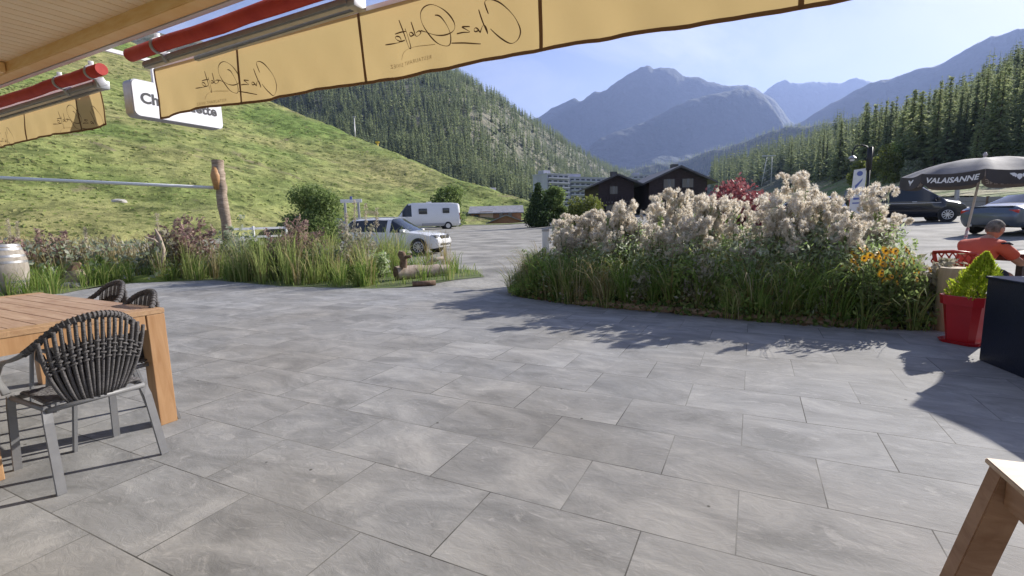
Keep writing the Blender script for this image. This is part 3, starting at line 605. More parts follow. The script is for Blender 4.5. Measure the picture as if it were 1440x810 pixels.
# --- right bed (earth mound and edging)
RB = [gnd(*p) for p in ((716, 411), (735, 418), (800, 428), (900, 437), (1000, 446), (1100, 455), (1200, 461), (1322, 466))]
nrm = Vector((.5, .866, 0))
def rb(s, q):  # s 0..1 along the bed, q metres back from the front edge
    x = s*(len(RB)-1); i = min(int(x), len(RB)-2); p = RB[i].lerp(RB[i+1], x-i); return p+nrm*q
rbpoly = [(p.x, p.y) for p in RB]+[(p+nrm*2.4)[:2] for p in RB[::-1]][:-1]+[(RB[0]+Vector((.5, 1.2, 0)))[:2]]
M['soil'] = mat('garden_soil', (.05, .035, .022), .95, c2=(.12, .085, .05), scale=8, bump=.8, bscale=25)
V = []; nu_, nv_ = 60, 9
for j in range(nv_):
    for i in range(nu_):
        p = rb(i/(nu_-1), 2.5*j/(nv_-1)); z = .28*math.sin(math.pi*j/(nv_-1))**.6*min(1, i/8)*min(1, (nu_-1-i)/6)+.05*noise.noise(p*3)-.02
        V.append((p.x, p.y, max(z, -.03) if 0 < j < nv_-1 else -.03))
o = link('garden_bed', npmesh('garden_bed', V, [(j*nu_+i, j*nu_+i+1, (j+1)*nu_+i+1, (j+1)*nu_+i) for j in range(nv_-1) for i in range(nu_-1)], smooth=True), M['soil']); o['kind'] = 'structure'
M['edgewood'] = wood('weathered_edge_wood', (.2, .13, .08), (.34, .24, .15))
for s0, s1 in ((.3, .49), (.5, .7), (.71, .93)):
    a, b = rb(s0, .06), rb(s1, .06); mb = MB(); mb.tube([a+Vector((0, 0, .03)), a.lerp(b, .5)+Vector((0, 0, .035)), b+Vector((0, 0, .03))], [.05, .055, .05], 8)
    tag(mb.build('edging_log', M['edgewood']), {.3: 'low weathered edging log under the left part of the tall hedge of seed heads', .5: 'low edging log at the middle of the planted bed front', .71: 'low edging log below the yellow flowers and silvery plants'}[s0], 'log')
rnd = random.Random(5)
def tallness(x, y):
    return 1
def bedmesh(name, pts, hmin, hmax, wd, bend, m, label, seed, cat='grass', lean=.25, per=0):
    V_, Q_, T_ = tufts(pts, per, hmin, hmax, wd, .12, bend, seed) if per else blades(np.array(pts), hmin, hmax, wd, bend, seed, lean); o = link(name, npmesh(name, V_, Q_, T_), m); return tag(o, label, cat, kind='stuff')
def rbpts(n, q0, q1, s0=0, s1=1, ex=1):
    out = []
    for _ in range(n):
        s = s0+(s1-s0)*rnd.random()**ex; q = rnd.uniform(q0, q1); p = rb(s, q); out.append((p.x, p.y, .25*min(1, max(0, q)/1.0)*min(1, s*8)-.02))
    return out
bedmesh('long_grass', rbpts(185, -.02, 1.4, 0, .98), .12, .55, .009, .8, M['grass_g2'], 'long olive-green grass filling the front of the right planted bed', 1, per=36)
bedmesh('long_grass', rbpts(75, .05, .8, .1, .85), .3, .8, .01, .9, M['grass'], 'arching bright green grass tufts in the right planted bed', 2, per=60)
bedmesh('dry_grass', rbpts(110, .0, 1.2, .01, .9), .2, .8, .007, .85, M['grass_y'], 'dry yellow grass stalks mixed into the right planted bed', 3, per=30)
# low leafy ground cover along the foot of the bed
M['leaf_mix'] = mat('mixed_weed_leaves', (.16, .24, .07), .65, island=((.26, .36, .12), (.45, .5, .32), (.22, .32, .09), (.6, .62, .5), (.3, .38, .16)), trans=.55, spec=.25)
M['leaf_ground'] = mat('ground_cover_leaves', (.07, .12, .03), .6, island=((.12, .19, .04), (.2, .24, .07), (.22, .12, .07)), trans=.4, spec=.35)
P = np.array(rbpts(5200, -.06, .5, .05, .99)); P[:, 2] += np.random.default_rng(3).uniform(.02, .16, len(P))
V_, Q_ = quads_at(P, .045, np.random.default_rng(4), 1.5); tag(link('ground_cover', npmesh('ground_cover', V_, Q_), M['leaf_ground']), 'low leafy ground cover spilling over the front edge of the right bed', 'ground cover', kind='stuff')
P = np.array(rbpts(38000, .2, 2.2, .04, .97)); tp_ = np.clip(.25+((P[:, 0]-.3)/1.6), .25, 1); P[:, 2] += tp_* np.random.default_rng(13).uniform(.03, .85, len(P))*np.clip(np.random.default_rng(15).uniform(.5,1.3,len(P)),.5,1)
V_, Q_ = quads_at(P, .024, np.random.default_rng(14), 2.8); tag(link('undergrowth', npmesh('undergrowth', V_, Q_), M['leaf_mix']), 'dark green leafy undergrowth between the stems of the tall seed heads', 'undergrowth', kind='stuff')

# --- the fluffy seed-head plants
M['fluff'] = mat('seed_fluff', (.5, .39, .26), .95, island=((.78, .7, .56), (.9, .86, .77), (.92, .91, .86)), trans=.55, spec=.05)
M['stalk'] = mat('green_stalk', (.1, .13, .05), .8, c2=(.2, .17, .09), scale=8)
def puff_mesh(seed, n=800, r=.07):
    g = np.random.default_rng(seed); K = int(g.integers(6, 10)); C = g.normal(0, .55, (K, 3))*r*np.array([1, 1, 1.15]); idx = g.integers(0, K, n)
    d = g.normal(size=(n, 3)); d /= np.linalg.norm(d, axis=1)[:, None]; t = np.cross(d, g.normal(size=(n, 3))); t /= np.linalg.norm(t, axis=1)[:, None]; q = np.cross(d, t)
    rr = r*g.uniform(.38, .62, K)[idx][:, None]; w_ = r*.028*g.uniform(.6, 1.5, n)[:, None]; cu = (t*g.normal(0, .35, n)[:, None]+q*g.normal(0, .35, n)[:, None])*rr
    b = C[idx]+d*rr*.15
    V = np.stack([b-t*w_*.5, b+t*w_*.5, C[idx]+d*rr*.72+t*w_+cu*.35, C[idx]+d*rr*.72-t*w_+cu*.35, C[idx]+d*rr*.98+cu], 1).reshape(-1, 3); o_ = np.arange(n)[:, None]*5
    me = npmesh('seed_head', V, o_+np.array([0, 1, 2, 3]), o_+np.array([3, 2, 4])); me.materials.append(M['fluff']); return me
puffs = [puff_mesh(s) for s in range(6)]
def thistle_variant(seed, h=1.0, lm='leaf_silver'):
    g = random.Random(seed); e = empty('seed_head_plant'); stalk = MB(); heads = []; gl = np.random.default_rng(seed); lp = []
    for k in range(g.choice((2, 3, 3))):
        a = g.uniform(0, 6.28); L_ = h*g.uniform(.82, 1.0); off = g.uniform(.03, .16)
        base_ = (math.cos(a)*.03, math.sin(a)*.03, 0); m1 = (math.cos(a)*off*.4, math.sin(a)*off*.4, L_*.5); tp = (math.cos(a)*off, math.sin(a)*off, L_)
        stalk.tube([base_, m1, tp], [.007, .0055, .003], 5)
        for t in np.linspace(.15, .93, 30):
            b0 = Vector(base_).lerp(Vector(tp), t); aa = g.uniform(0, 6.28)
            lp.append((b0.x+math.cos(aa)*.045*(1.25-t), b0.y+math.sin(aa)*.045*(1.25-t), b0.z+.01))
        nh = g.choice((3, 4, 5))
        for j in range(nh):
            a2 = g.uniform(0, 6.28); rr = g.uniform(.03, .13); zz = tp[2]-g.uniform(-.03, .3)*(1 if j else 0); q = (tp[0]+math.cos(a2)*rr, tp[1]+math.sin(a2)*rr, zz)
            stalk.tube([(tp[0], tp[1], zz-.12), (q[0], q[1], zz-.01)], [.003, .002], 4, caps=False); heads.append((q, g.uniform(.65, 1.2)))
    stalk.build('stalk', M['stalk'], e)
    V_, Q_ = quads_at(np.array(lp), .026, gl, 3.4); link('leaves', npmesh('leaves', V_, Q_), M[lm], e)
    for q, s in heads:
        o = bpy.data.objects.new('seed_head', g.choice(puffs)); COL.objects.link(o); o.parent = e; o.location = q; o.scale = (s,)*3; o.rotation_euler = (g.uniform(0, 6), g.uniform(0, 6), g.uniform(0, 6))
    return e
variants = [thistle_variant(s, 1.0, 'leaf_silver' if s % 2 else 'leaf_green') for s in range(8)]
for v in variants: index(v)
used = set()
hs = [(0, .6), (.04, .82), (.12, .95), (.22, 1.15), (.3, 1.45), (.45, 1.5), (.52, 1.52), (.62, 1.4), (.72, 1.45), (.8, 1.5), (.88, 1.5), (.95, 1.42), (1, 1.0)]
def hprof(s):
    for (a, x), (b, y) in zip(hs, hs[1:]):
        if a <= s <= b: return x+(y-x)*(s-a)/(b-a)
    return 1
cnt = 0
for k in range(205):
    s = rnd.uniform(.03, .97) if k > 12 else rnd.uniform(.015, .2); q = rnd.uniform(.55, 2.2)
    if s > .86: q = rnd.uniform(.9, 2.0)
    p = rb(s, q); hh = hprof(s)*rnd.uniform(.6, 1.07)-(.1 if q < .9 else 0)
    X_ = sx(p, .8)
    if abs(X_-768) < 15 and q < 2.3: continue
    if noise.noise(Vector((p.x*1.6, p.y*1.6, 3))) < -.12 and rnd.random() < .75: continue
    hh *= 1+.22*noise.noise(Vector((p.x*1.3, p.y*1.3, 7)))
    vi = rnd.randrange(8)
    if vi not in used: o = variants[vi]; used.add(vi)
    else: o = copy_tree(variants[vi])
    o.location = (p.x, p.y, .2 if .1 < s < .95 else .08); sc_ = hh-(.15); o.scale = (max(.85, sc_*.85),)*2+(sc_,); o.rotation_euler = (rnd.uniform(-.08, .08), rnd.uniform(-.08, .08), rnd.uniform(0, 6.28))
    tag(o, 'stalk with fluffy cream seed heads '+band(sx(p), SBAND), 'plant', 'plants with fluffy seed heads')
# yellow daisies clump
M['petal'] = mat('yellow_petals', (.8, .33, .01), .5, island=((.85, .42, .015), (.88, .52, .02)), trans=.35)
M['disc'] = mat('brown_flower_disc', (.12, .07, .02), .8)
def daisy():
    e = empty('yellow_daisy'); mb = MB(); mb.tube([(0, 0, 0), (.01, 0, .3), (.02, 0, .58)], [.004, .003, .0025], 4); mb.build('stem', M['stalk'], e)
    g = np.random.default_rng(2); P_ = np.stack([g.normal(0, .03, 26), g.normal(0, .03, 26), g.uniform(.05, .5, 26)], 1); V_, Q_ = quads_at(P_, .03, g, 2.4); link('leaves', npmesh('leaves', V_, Q_), M['leaf_green'], e)
    V_ = []
    for k in range(13):
        a = 2*math.pi*k/13; c, s = math.cos(a), math.sin(a); V_ += [(c*.008+.02, s*.008, .58), (c*.022-s*.006+.02, s*.022+c*.006, .583), (c*.037+.02, s*.037, .572), (c*.022+s*.006+.02, s*.022-c*.006, .583)]
    TM = Matrix.Translation((.02, 0, .58)) @ Matrix.Rotation(R_(62), 4, 'X') @ Matrix.Translation((-.02, 0, -.58)); V_ = [tuple(TM @ Vector(v)) for v in V_]
    link('petals', npmesh('petals', V_, np.arange(52).reshape(-1, 4)), M['petal'], e)
    mb = MB(); mb.lathe([(.0095, .577), (.009, .587), (.004, .592)], (.02, 0, 0), 8); bmesh.ops.transform(mb.bm, matrix=TM, verts=mb.bm.verts[:]); mb.build('flower_centre', M['disc'], e); return e
d0 = daisy(); index(d0)
for k in range(74):
    o = d0 if k == 0 else copy_tree(d0)
    s = rnd.gauss(.9, .024); q = rnd.uniform(.0, .5); p = rb(min(.95, s), q); h_ = rnd.uniform(.75, 1.42)*(1-abs(s-.9)*3)
    o.location = (p.x, p.y, .08); o.scale = (1.12, 1.12, h_); o.rotation_euler = (rnd.uniform(-.25, .35), rnd.uniform(-.3, .25), rnd.uniform(-.9, .9)+.5)
    tag(o, 'yellow daisy-like flower on a leafy stem at the right end of the planted bed', 'flower', 'yellow daisies in the right bed')
# silvery leafy plants near the post
P = np.array([(*(rb(rnd.uniform(.80, .99), rnd.uniform(.25, 1.1)))[:2], rnd.uniform(.05, .95)**1.2) for _ in range(6500)])
def sil(name, cx, cy, r, h, n, mk, label, seed, leaf=.04):
    g = np.random.default_rng(seed); e = empty(name, (cx, cy, 0), 0, label, 'plant', None); K = max(16, int(r*46)); mb = MB(); PP = []
    for k in range(K):
        t = g.uniform(0, 6.28); q = r*math.sqrt(g.uniform(0, 1)); hh = h*g.uniform(.45, 1.08)*(1-.25*(q/r)**2); b0 = Vector((math.cos(t)*q*.35, math.sin(t)*q*.35, 0)); t2 = t+g.normal(0, .5)
        tp = Vector((math.cos(t2)*q*1.15, math.sin(t2)*q*1.15, hh)); md = b0.lerp(tp, .5)+Vector((0, 0, hh*.08)); mb.tube([b0, md, tp], [.006, .004, .0015], 4)
        m_ = max(8, int(n/K*hh/h*1.3)); f = g.uniform(.12, 1.0, m_)**.8
        for ff in f:
            pp = b0.lerp(md, ff*2) if ff < .5 else md.lerp(tp, ff*2-1); sp_ = .075*(1.15-ff*.75)*(1+h*.25); PP.append((pp.x+g.normal(0, sp_), pp.y+g.normal(0, sp_), max(.02, pp.z+g.normal(0, sp_*.6))))
    V_, Q_ = quads_at(np.array(PP), leaf, g, 2.2); link('leaves', npmesh('leaves', V_, Q_), M[mk], e); mb.build('stalk', M['stalk'], e); return e
M['leaf_pale'] = mat('pale_dry_leaves', (.3, .27, .2), .8, island=((.42, .38, .3), (.3, .3, .18), (.55, .5, .42)), trans=.4, spec=.15)
for i, (px, py, Y, r, h, mk, lb) in enumerate(((1296, 470, 5.35, .24, .82, 'leaf_pale', 'pale dry leafy plant just left of the round wooden post'), (1268, 466, 5.5, .26, .45, 'leaf_green', 'low green leafy plant below the yellow daisies'), (1180, 455, 5.9, .3, 1.0, 'leaf_silver', 'silvery-green bushy plant left of the yellow daisies'), (1130, 452, 6.1, .28, 1.15, 'leaf_silver', 'tall silvery plant beneath the brown fluffy heads in the middle right of the bed'), (752, 408, 9.0, .2, .45, 'leaf_silver', 'slim green plant around the white bollard at the left tip of the bed'))):
    p = at(px, py, Y); sil('leafy_plant', p.x, p.y, r, h, 1500, mk, lb, 40+i, .036)

# --- left planted area
LB = [gnd(*p)[:2] for p in ((0, 421), (60, 416), (90, 412), (150, 400), (190, 397), (300, 393), (400, 402), (520, 405), (590, 401), (640, 392), (682, 388))]+[(-.9, 12.4), (-3.2, 14.2), (-7.5, 14.6), (-13, 16), (-24, 19), (-26, 10)]
gb = [Vector((p[0], p[1], 0)) for p in LB]
M['turf'] = mat('rough_turf', (.06, .1, .02), .95, c2=(.13, .14, .05), scale=3, detail=8, bump=.8, bscale=20)
drape('rough_turf', [(p[0], p[1]-.12) if i < 11 else p for i, p in enumerate(LB)], M['turf'], -.006, 1.0)
rnd = random.Random(11)
def clip_far(pts): return pts
LA, LBt = gnd(548, 394), at(630, 380, 11.4)
def nolog(p, low=False):   # keep the grass off the log and off the strip in front of it
    ax, ay, bx, by = LA.x, LA.y, LBt.x, LBt.y; t = max(0, min(1, ((p[0]-ax)*(bx-ax)+(p[1]-ay)*(by-ay))/((bx-ax)**2+(by-ay)**2))); qx, qy = ax+(bx-ax)*t, ay+(by-ay)*t
    if math.hypot(p[0]-qx, p[1]-qy) < .24: return False
    if low: return True
    return not (p[1] < qy and p[0] > -2.75 and rnd.random() < .75)
def shift_in(p): return (p[0], p[1]+.12, p[2])
P = [p for p in scatter(LB, 9000, rnd, lambda x, y: 1 if y < 13 else .5) if nolog(p, True)]
V_, Q_, T_ = blades(np.array(P), .06, .24, .012, .6, 5); tag(link('short_grass', npmesh('short_grass', V_, Q_, T_), M['grass']), 'fresh green short grass covering the left planted area', 'grass', kind='stuff')
A_ = [p for p in scatter(LB, 800, rnd) if p[1] < 13.5 and nolog(p) and (p[0] < -2.2 or rnd.random() < .35)]
V_, Q_, T_ = tufts(A_, 38, .25, .62, .012, .22, .8, 6); tag(link('long_grass', npmesh('long_grass', V_, Q_, T_), M['grass']), 'arching green grass tufts along the terrace edge in front of the white car', 'grass', kind='stuff')
A_ = [p for p in scatter(LB, 800, rnd) if -9 < p[0] < -2.9 and p[1] > 9.9 and nolog(p)]
V_, Q_, T_ = tufts(A_, 34, .4, 1.25, .012, .25, .55, 16); tag(link('tall_weeds', npmesh('tall_weeds', V_, Q_, T_), M['grass_g2']), 'tall olive weeds in front of the white parked car', 'weeds', kind='stuff')
A_ = [p for p in scatter(LB, 260, rnd) if -9 < p[0] < -1.6 and nolog(p)]
V_, Q_, T_ = tufts(A_, 30, .45, 1.15, .009, .18, .5, 7); tag(link('dry_grass', npmesh('dry_grass', V_, Q_, T_), M['grass_y']), 'tall dry straw-coloured grass clumps in front of the white car', 'grass', kind='stuff')
A_ = [(p[0], p[1], p[2]) for p in scatter(LB, 9000, rnd) if p[0] < -8.5 and p[1] > 12.2]
V_, Q_, T_ = blades(np.array(A_), .4, 1.25, .02, .25, 8); tag(link('dry_weeds', npmesh('dry_weeds', V_, Q_, T_), M['grass_y']), 'pale dry weeds and plumes behind the barrel at the foot of the meadow', 'weeds', kind='stuff')
A_ = np.array([(p[0], p[1], p[2]) for p in scatter(LB, 9000, rnd) if p[0] < -8.3 and p[1] > 11.5]); A_[:, 2] += np.random.default_rng(9).uniform(.05, .95, len(A_))
V_, Q_ = quads_at(A_, .07, np.random.default_rng(10), 2); tag(link('wild_herbs', npmesh('wild_herbs', V_, Q_), M['leaf_silver']), 'grey-green wild herbs between the dry weeds on the left', 'weeds', kind='stuff')
for i, (px, py, Y, r, h, mk, lb, n, lf) in enumerate((
    (268, 390, 13.0, .75, 1.75, 'leaf_brown', 'purple-brown dry shrub just left of the tall carved post', 2600, .06),
    (236, 392, 12.6, .35, 1.2, 'leaf_pale', 'slender pale shrub between the bent branch and the purple-brown shrub', 900, .06),
    (425, 398, 12.2, .75, 1.55, 'leaf_brown', 'purple-brown twiggy shrub in front of the dark parked car', 2600, .05),
    (385, 398, 12.0, .6, 1.0, 'leaf_green', 'green weedy shrub right of the carved post', 1500, .06),
    (345, 395, 13.0, .5, 1.45, 'leaf_silver', 'grey-green tall weed close right of the carved post', 1000, .06),
    (75, 400, 13.5, .9, 1.25, 'leaf_brown', 'brown-purple seeding weeds right behind the barrel', 2400, .06),
    (135, 398, 13.8, .8, 1.05, 'leaf_pale', 'pale seeding weeds between barrel and bent branch', 1600, .06),
    (505, 402, 11.8, .5, 1.35, 'leaf_pale', 'tall pale grass clump in front of the grey-white car roof', 1000, .05),
    (460, 400, 11.2, .4, .75, 'leaf_silver', 'low grey-green herb in front of the purple-brown twiggy shrub', 900, .045))):
    p = at(px, py, Y); p.z = 0; sil('wild_shrub', p.x, p.y, r, h, n, mk, lb, 60+i, lf)
M['leaf_fresh'] = mat('fresh_weed_leaves', (.14, .24, .05), .6, island=((.24, .36, .08), (.34, .44, .13), (.3, .27, .1)), trans=.5, spec=.3)
for k in range(34):
    s_ = .03+.94*(k+rnd.uniform(0, .8))/34; q = rnd.uniform(.1, .55); p = rb(s_, q); h_ = rnd.uniform(.3, .85)*(.55 if s_ < .1 else 1)
    o = sil('leafy_weed', p.x, p.y, rnd.uniform(.13, .26), h_, rnd.randrange(450, 900), ('leaf_fresh', 'leaf_mix', 'leaf_fresh', 'leaf_green', 'leaf_pale')[k % 5 if k % 9 else 4], 'leafy weed at the front edge of the bed '+band(sx(p), SBAND), 300+k, .03)
    o['group'] = 'leafy weeds along the front of the right bed'; o['label'] = ' '.join(o['label'].split()[:16])
WBAND = [(120, 'beside the barrel'), (200, 'near the small stump'), (290, 'below the purple-brown shrub'), (370, 'below the carved post'), (450, 'below the rounded green bush'), (530, 'below the white board'), (3000, 'by the fallen log')]
for k in range(22):
    px_ = 60+k*22.5+rnd.uniform(-8, 8); p = gnd(px_, 392+rnd.uniform(-6, 4)); p.y += .35; 
    if not nolog(p, True): continue
    o = sil('leafy_weed', p.x, p.y, rnd.uniform(.2, .34), rnd.uniform(.3, .7), rnd.randrange(500, 900), ('leaf_fresh', 'leaf_mix', 'leaf_silver', 'leaf_fresh')[k % 4], 'leafy weed at the left terrace edge '+band(px_, WBAND), 400+k, .045)
    o['group'] = 'leafy weeds along the left terrace edge'
# upright plumes
M['plume'] = mat('pale_grass_plume', (.45, .38, .27), .9, island=((.55, .48, .36), (.62, .55, .45)), trans=.4)
for i, (px, py, Y, h) in enumerate(((12, 342, 12, 1.55), (122, 366, 13, 1.3), (150, 372, 13, 1.05), (160, 372, 13.2, 1.1), (24, 346, 12.3, 1.5), (225, 372, 12.5, 1.6), (500, 372, 12.3, 1.8), (515, 372, 12, 1.7), (530, 372, 12.2, 1.6), (488, 372, 12.3, 1.5))):
    p = at(px, py, Y); p.z = 0; e = empty('plume_grass', p, 0, 'pale upright plume grass stem standing above the weeds on the left', 'grass plume', 'pale plume grasses'); g = np.random.default_rng(i)
    mb = MB(); mb.tube([(0, 0, 0), (.02, 0, h*.5), (.08, .0, h)], [.006, .005, .003], 4); mb.build('stem', M['stalk'], e)
    t = g.uniform(0, 1, 120); P_ = np.stack([.08*(.7+.3*t)+g.normal(0, .022, 120), g.normal(0, .022, 120), h*(.72+.3*t)], 1); V_, Q_ = quads_at(P_, .018, g, 3.5, 1.5); link('plume', npmesh('plume', V_, Q_), M['plume'], e)

# ================================================================== THINGS
# ------------------------------------------------------------------ terrace roof
NV = Vector((math.sin(R_(27.5)), math.cos(R_(27.5)), 0)); EV = Vector((NV.y, -NV.x, 0)); ZV = Vector((0, 0, 1))
def W(t, d, z): return EV*t+NV*d+ZV*z
def val(px, py, d):
    r = ray(px, py); s = d/(r[0]*NV.x+r[1]*NV.y); return (r[0]*EV.x+r[1]*EV.y)*s, r[2]*s+H
M['pine'] = mat('pale_pine_boards', (.86, .65, .4), .55, c2=(.9, .73, .5), scale=2.2, detail=7, stretch=(1, 1, 1), island=((.86, .67, .43), (.9, .76, .53)), bump=.1, bscale=30)
M['beamwood'] = mat('larch_beam', (.78, .48, .19), .55, c2=(.86, .6, .3), scale=3, detail=8, stretch=(2, 1, 8), bump=.15, bscale=8)
roof = empty('terrace_roof', W(-3, 0, 2.5), 0, 'pale pine board ceiling with a wooden beam over the terrace', 'roof')
roof_inv = Matrix.Translation(-roof.location)
def chb(mb, name, m, parent, sm=None):   # build in world space, parented to an Empty that only has a location
    o = mb.build(name, m, parent, sm)
    o.data.transform(Matrix.Translation(-parent.location)); return o
mb = MB(); k = 0; t = -12.0
while t < 3.5:
    mb.bar(W(t, -3.2, 2.592), W(t, 1.77, 2.592), .092, .02, bevel=.003); t += .096
chb(mb, 'ceiling_boards', M['pine'], roof)
mb = MB(); mb.box(W(-4.2, -.7, 2.66), (15.9, 5.3, .08), (0, 0, math.atan2(EV.y, EV.x))); chb(mb, 'roof_deck', M['greymetal'], roof)
mb = MB(); mb.bar(W(-12, 1.81, 2.59), W(3.7, 1.81, 2.59), .1, .18, bevel=.006); chb(mb, 'beam', M['beamwood'], roof)
mb = MB(); mb.bar(W(-5.42, -3, 2.54), W(-5.42, 1.755, 2.54), .1, .075, bevel=.006); chb(mb, 'rafter', M['beamwood'], roof)
mb = MB(); mb.bar(W(-12, 1.885, 2.51), W(3.7, 1.885, 2.51), .035, .02); mb.bar(W(-12, 1.9, 2.6), W(3.7, 1.9, 2.6), .012, .16); chb(mb, 'edge_trim', M['white'], roof)

# ------------------------------------------------------------------ awnings
M['redfab'] = mat('red_awning_fabric', (.38, .025, .02), .7, c2=(.5, .05, .03), scale=5, bump=.2, bscale=12)
def fabric(name, a, b_, trans, tcol, sc=2.0):
    return mat(name, a, .85, c2=b_, scale=sc, detail=6, trans=trans, tcol=tcol, bump=.15, bscale=5, spec=.1)
M['yellowfab'] = fabric('ochre_awning_cloth', (.52, .385, .175), (.58, .44, .21), .42, (.56, .42, .2))
M['binding'] = mat('brown_binding', (.17, .09, .04), .8, trans=.2)
M['ink'] = mat('brown_print', (.13, .07, .03), .8)
M['ink2'] = mat('faint_brown_print', (.36, .23, .09), .8)
def ribbon(mb, pts, wd, mapf, closed=False):
    P_ = [Vector((a, b, 0)) for a, b in pts]; Q_ = []
    for i in range(len(P_)-1):            # catmull smoothing
        p = [P_[max(i-1, 0)], P_[i], P_[i+1], P_[min(i+2, len(P_)-1)]]
        for s in range(5):
            f = s/5; Q_.append(0.5*(2*p[1]+(p[2]-p[0])*f+(2*p[0]-5*p[1]+4*p[2]-p[3])*f*f+(3*p[1]-p[0]-3*p[2]+p[3])*f**3))
    Q_.append(P_[-1]); vs_ = []
    for i, q in enumerate(Q_):
        tn = (Q_[min(i+1, len(Q_)-1)]-Q_[max(i-1, 0)]).normalized(); no = Vector((-tn.y, tn.x, 0)); ww = wd*(.75+.35*math.sin(i*.35))
        vs_.append((mb.bm.verts.new(mapf(*(q+no*ww/2)[:2])), mb.bm.verts.new(mapf(*(q-no*ww/2)[:2]))))
    for a, b in zip(vs_, vs_[1:]):
        try: mb.bm.faces.new((a[0], a[1], b[1], b[0]))
        except ValueError: pass
SCRIPT = [[(.276,.012),(.263,.046),(.258,.067),(.27,.076),(.302,.069),(.347,.041),(.397,-.01),(.427,-.058),(.44,-.098),(.43,-.129),(.405,-.143),(.376,-.136),(.331,-.102),(.286,-.057)],
 [(.224,.042),(.24,-.007),(.262,-.06),(.27,-.076),(.267,-.061),(.257,-.039),(.246,-.032),(.236,-.043),(.228,-.061)],[(.228,-.061),(.214,-.041),(.202,-.035),(.195,-.042),(.202,-.052),(.22,-.049)],
 [(.172,-.023),(.128,-.015),(.15,-.031),(.171,-.048),(.134,-.042),(.096,-.04)],[(.062,-.076),(.144,-.093),(.23,-.113)],
 [(-.031,.072),(-.002,.061),(.029,.027),(.053,-.015),(.06,-.052),(.053,-.079),(.03,-.083),(-.016,-.064),(-.06,-.025),(-.098,.024),(-.119,.069),(-.117,.105),(-.089,.124),(-.045,.123),(.006,.097),(.05,.061),(.08,.02),(.085,-.011),(.065,-.028),(.019,-.032),(-.033,-.02),(-.086,.003),(-.123,.018)],
 [(-.185,.072),(-.17,.032),(-.155,-.002),(-.134,-.001),(-.123,.01),(-.136,.019),(-.154,.013)],[(-.165,.002),(-.18,.018),(-.192,.023),(-.2,.017),(-.19,.004),(-.169,.007)],
 [(-.262,.095),(-.241,.04),(-.223,-.011),(-.207,-.046),(-.197,-.054),(-.193,-.046),(-.208,0),(-.226,.048)],[(-.296,.034),(-.259,.036),(-.22,.034)],
 [(-.233,-.006),(-.262,-.007),(-.284,.003),(-.297,.016),(-.286,.022),(-.265,.013),(-.262,-.007),(-.299,-.009),(-.336,-.007),(-.373,-.004)]]
SWOOSH = [(-.272,-.094),(-.259,-.069),(-.23,-.055),(-.194,-.053),(-.137,-.053),(-.036,-.063)]
def textmesh(s, size=1, bold=0, shear=0, align='CENTER', space=1.0, ext=0):
    c = bpy.data.curves.new('txt', 'FONT'); c.body = s; c.size = size; c.shear = shear; c.align_x = align; c.align_y = 'CENTER'; c.offset = bold; c.space_character = space; c.extrude = ext
    c.resolution_u = 3
    o = bpy.data.objects.new('txt', c); COL.objects.link(o); dg = bpy.context.evaluated_depsgraph_get(); me = bpy.data.meshes.new_from_object(o.evaluated_get(dg)); bpy.data.objects.remove(o); return me
def mapped_text(name, s, size, f, m, parent, **k):
    me = textmesh(s, size, **k)
    for v in me.vertices: v.co = f(v.co.x, v.co.y, v.co.z)
    me.update(); o = link(name, me, m, parent); return o
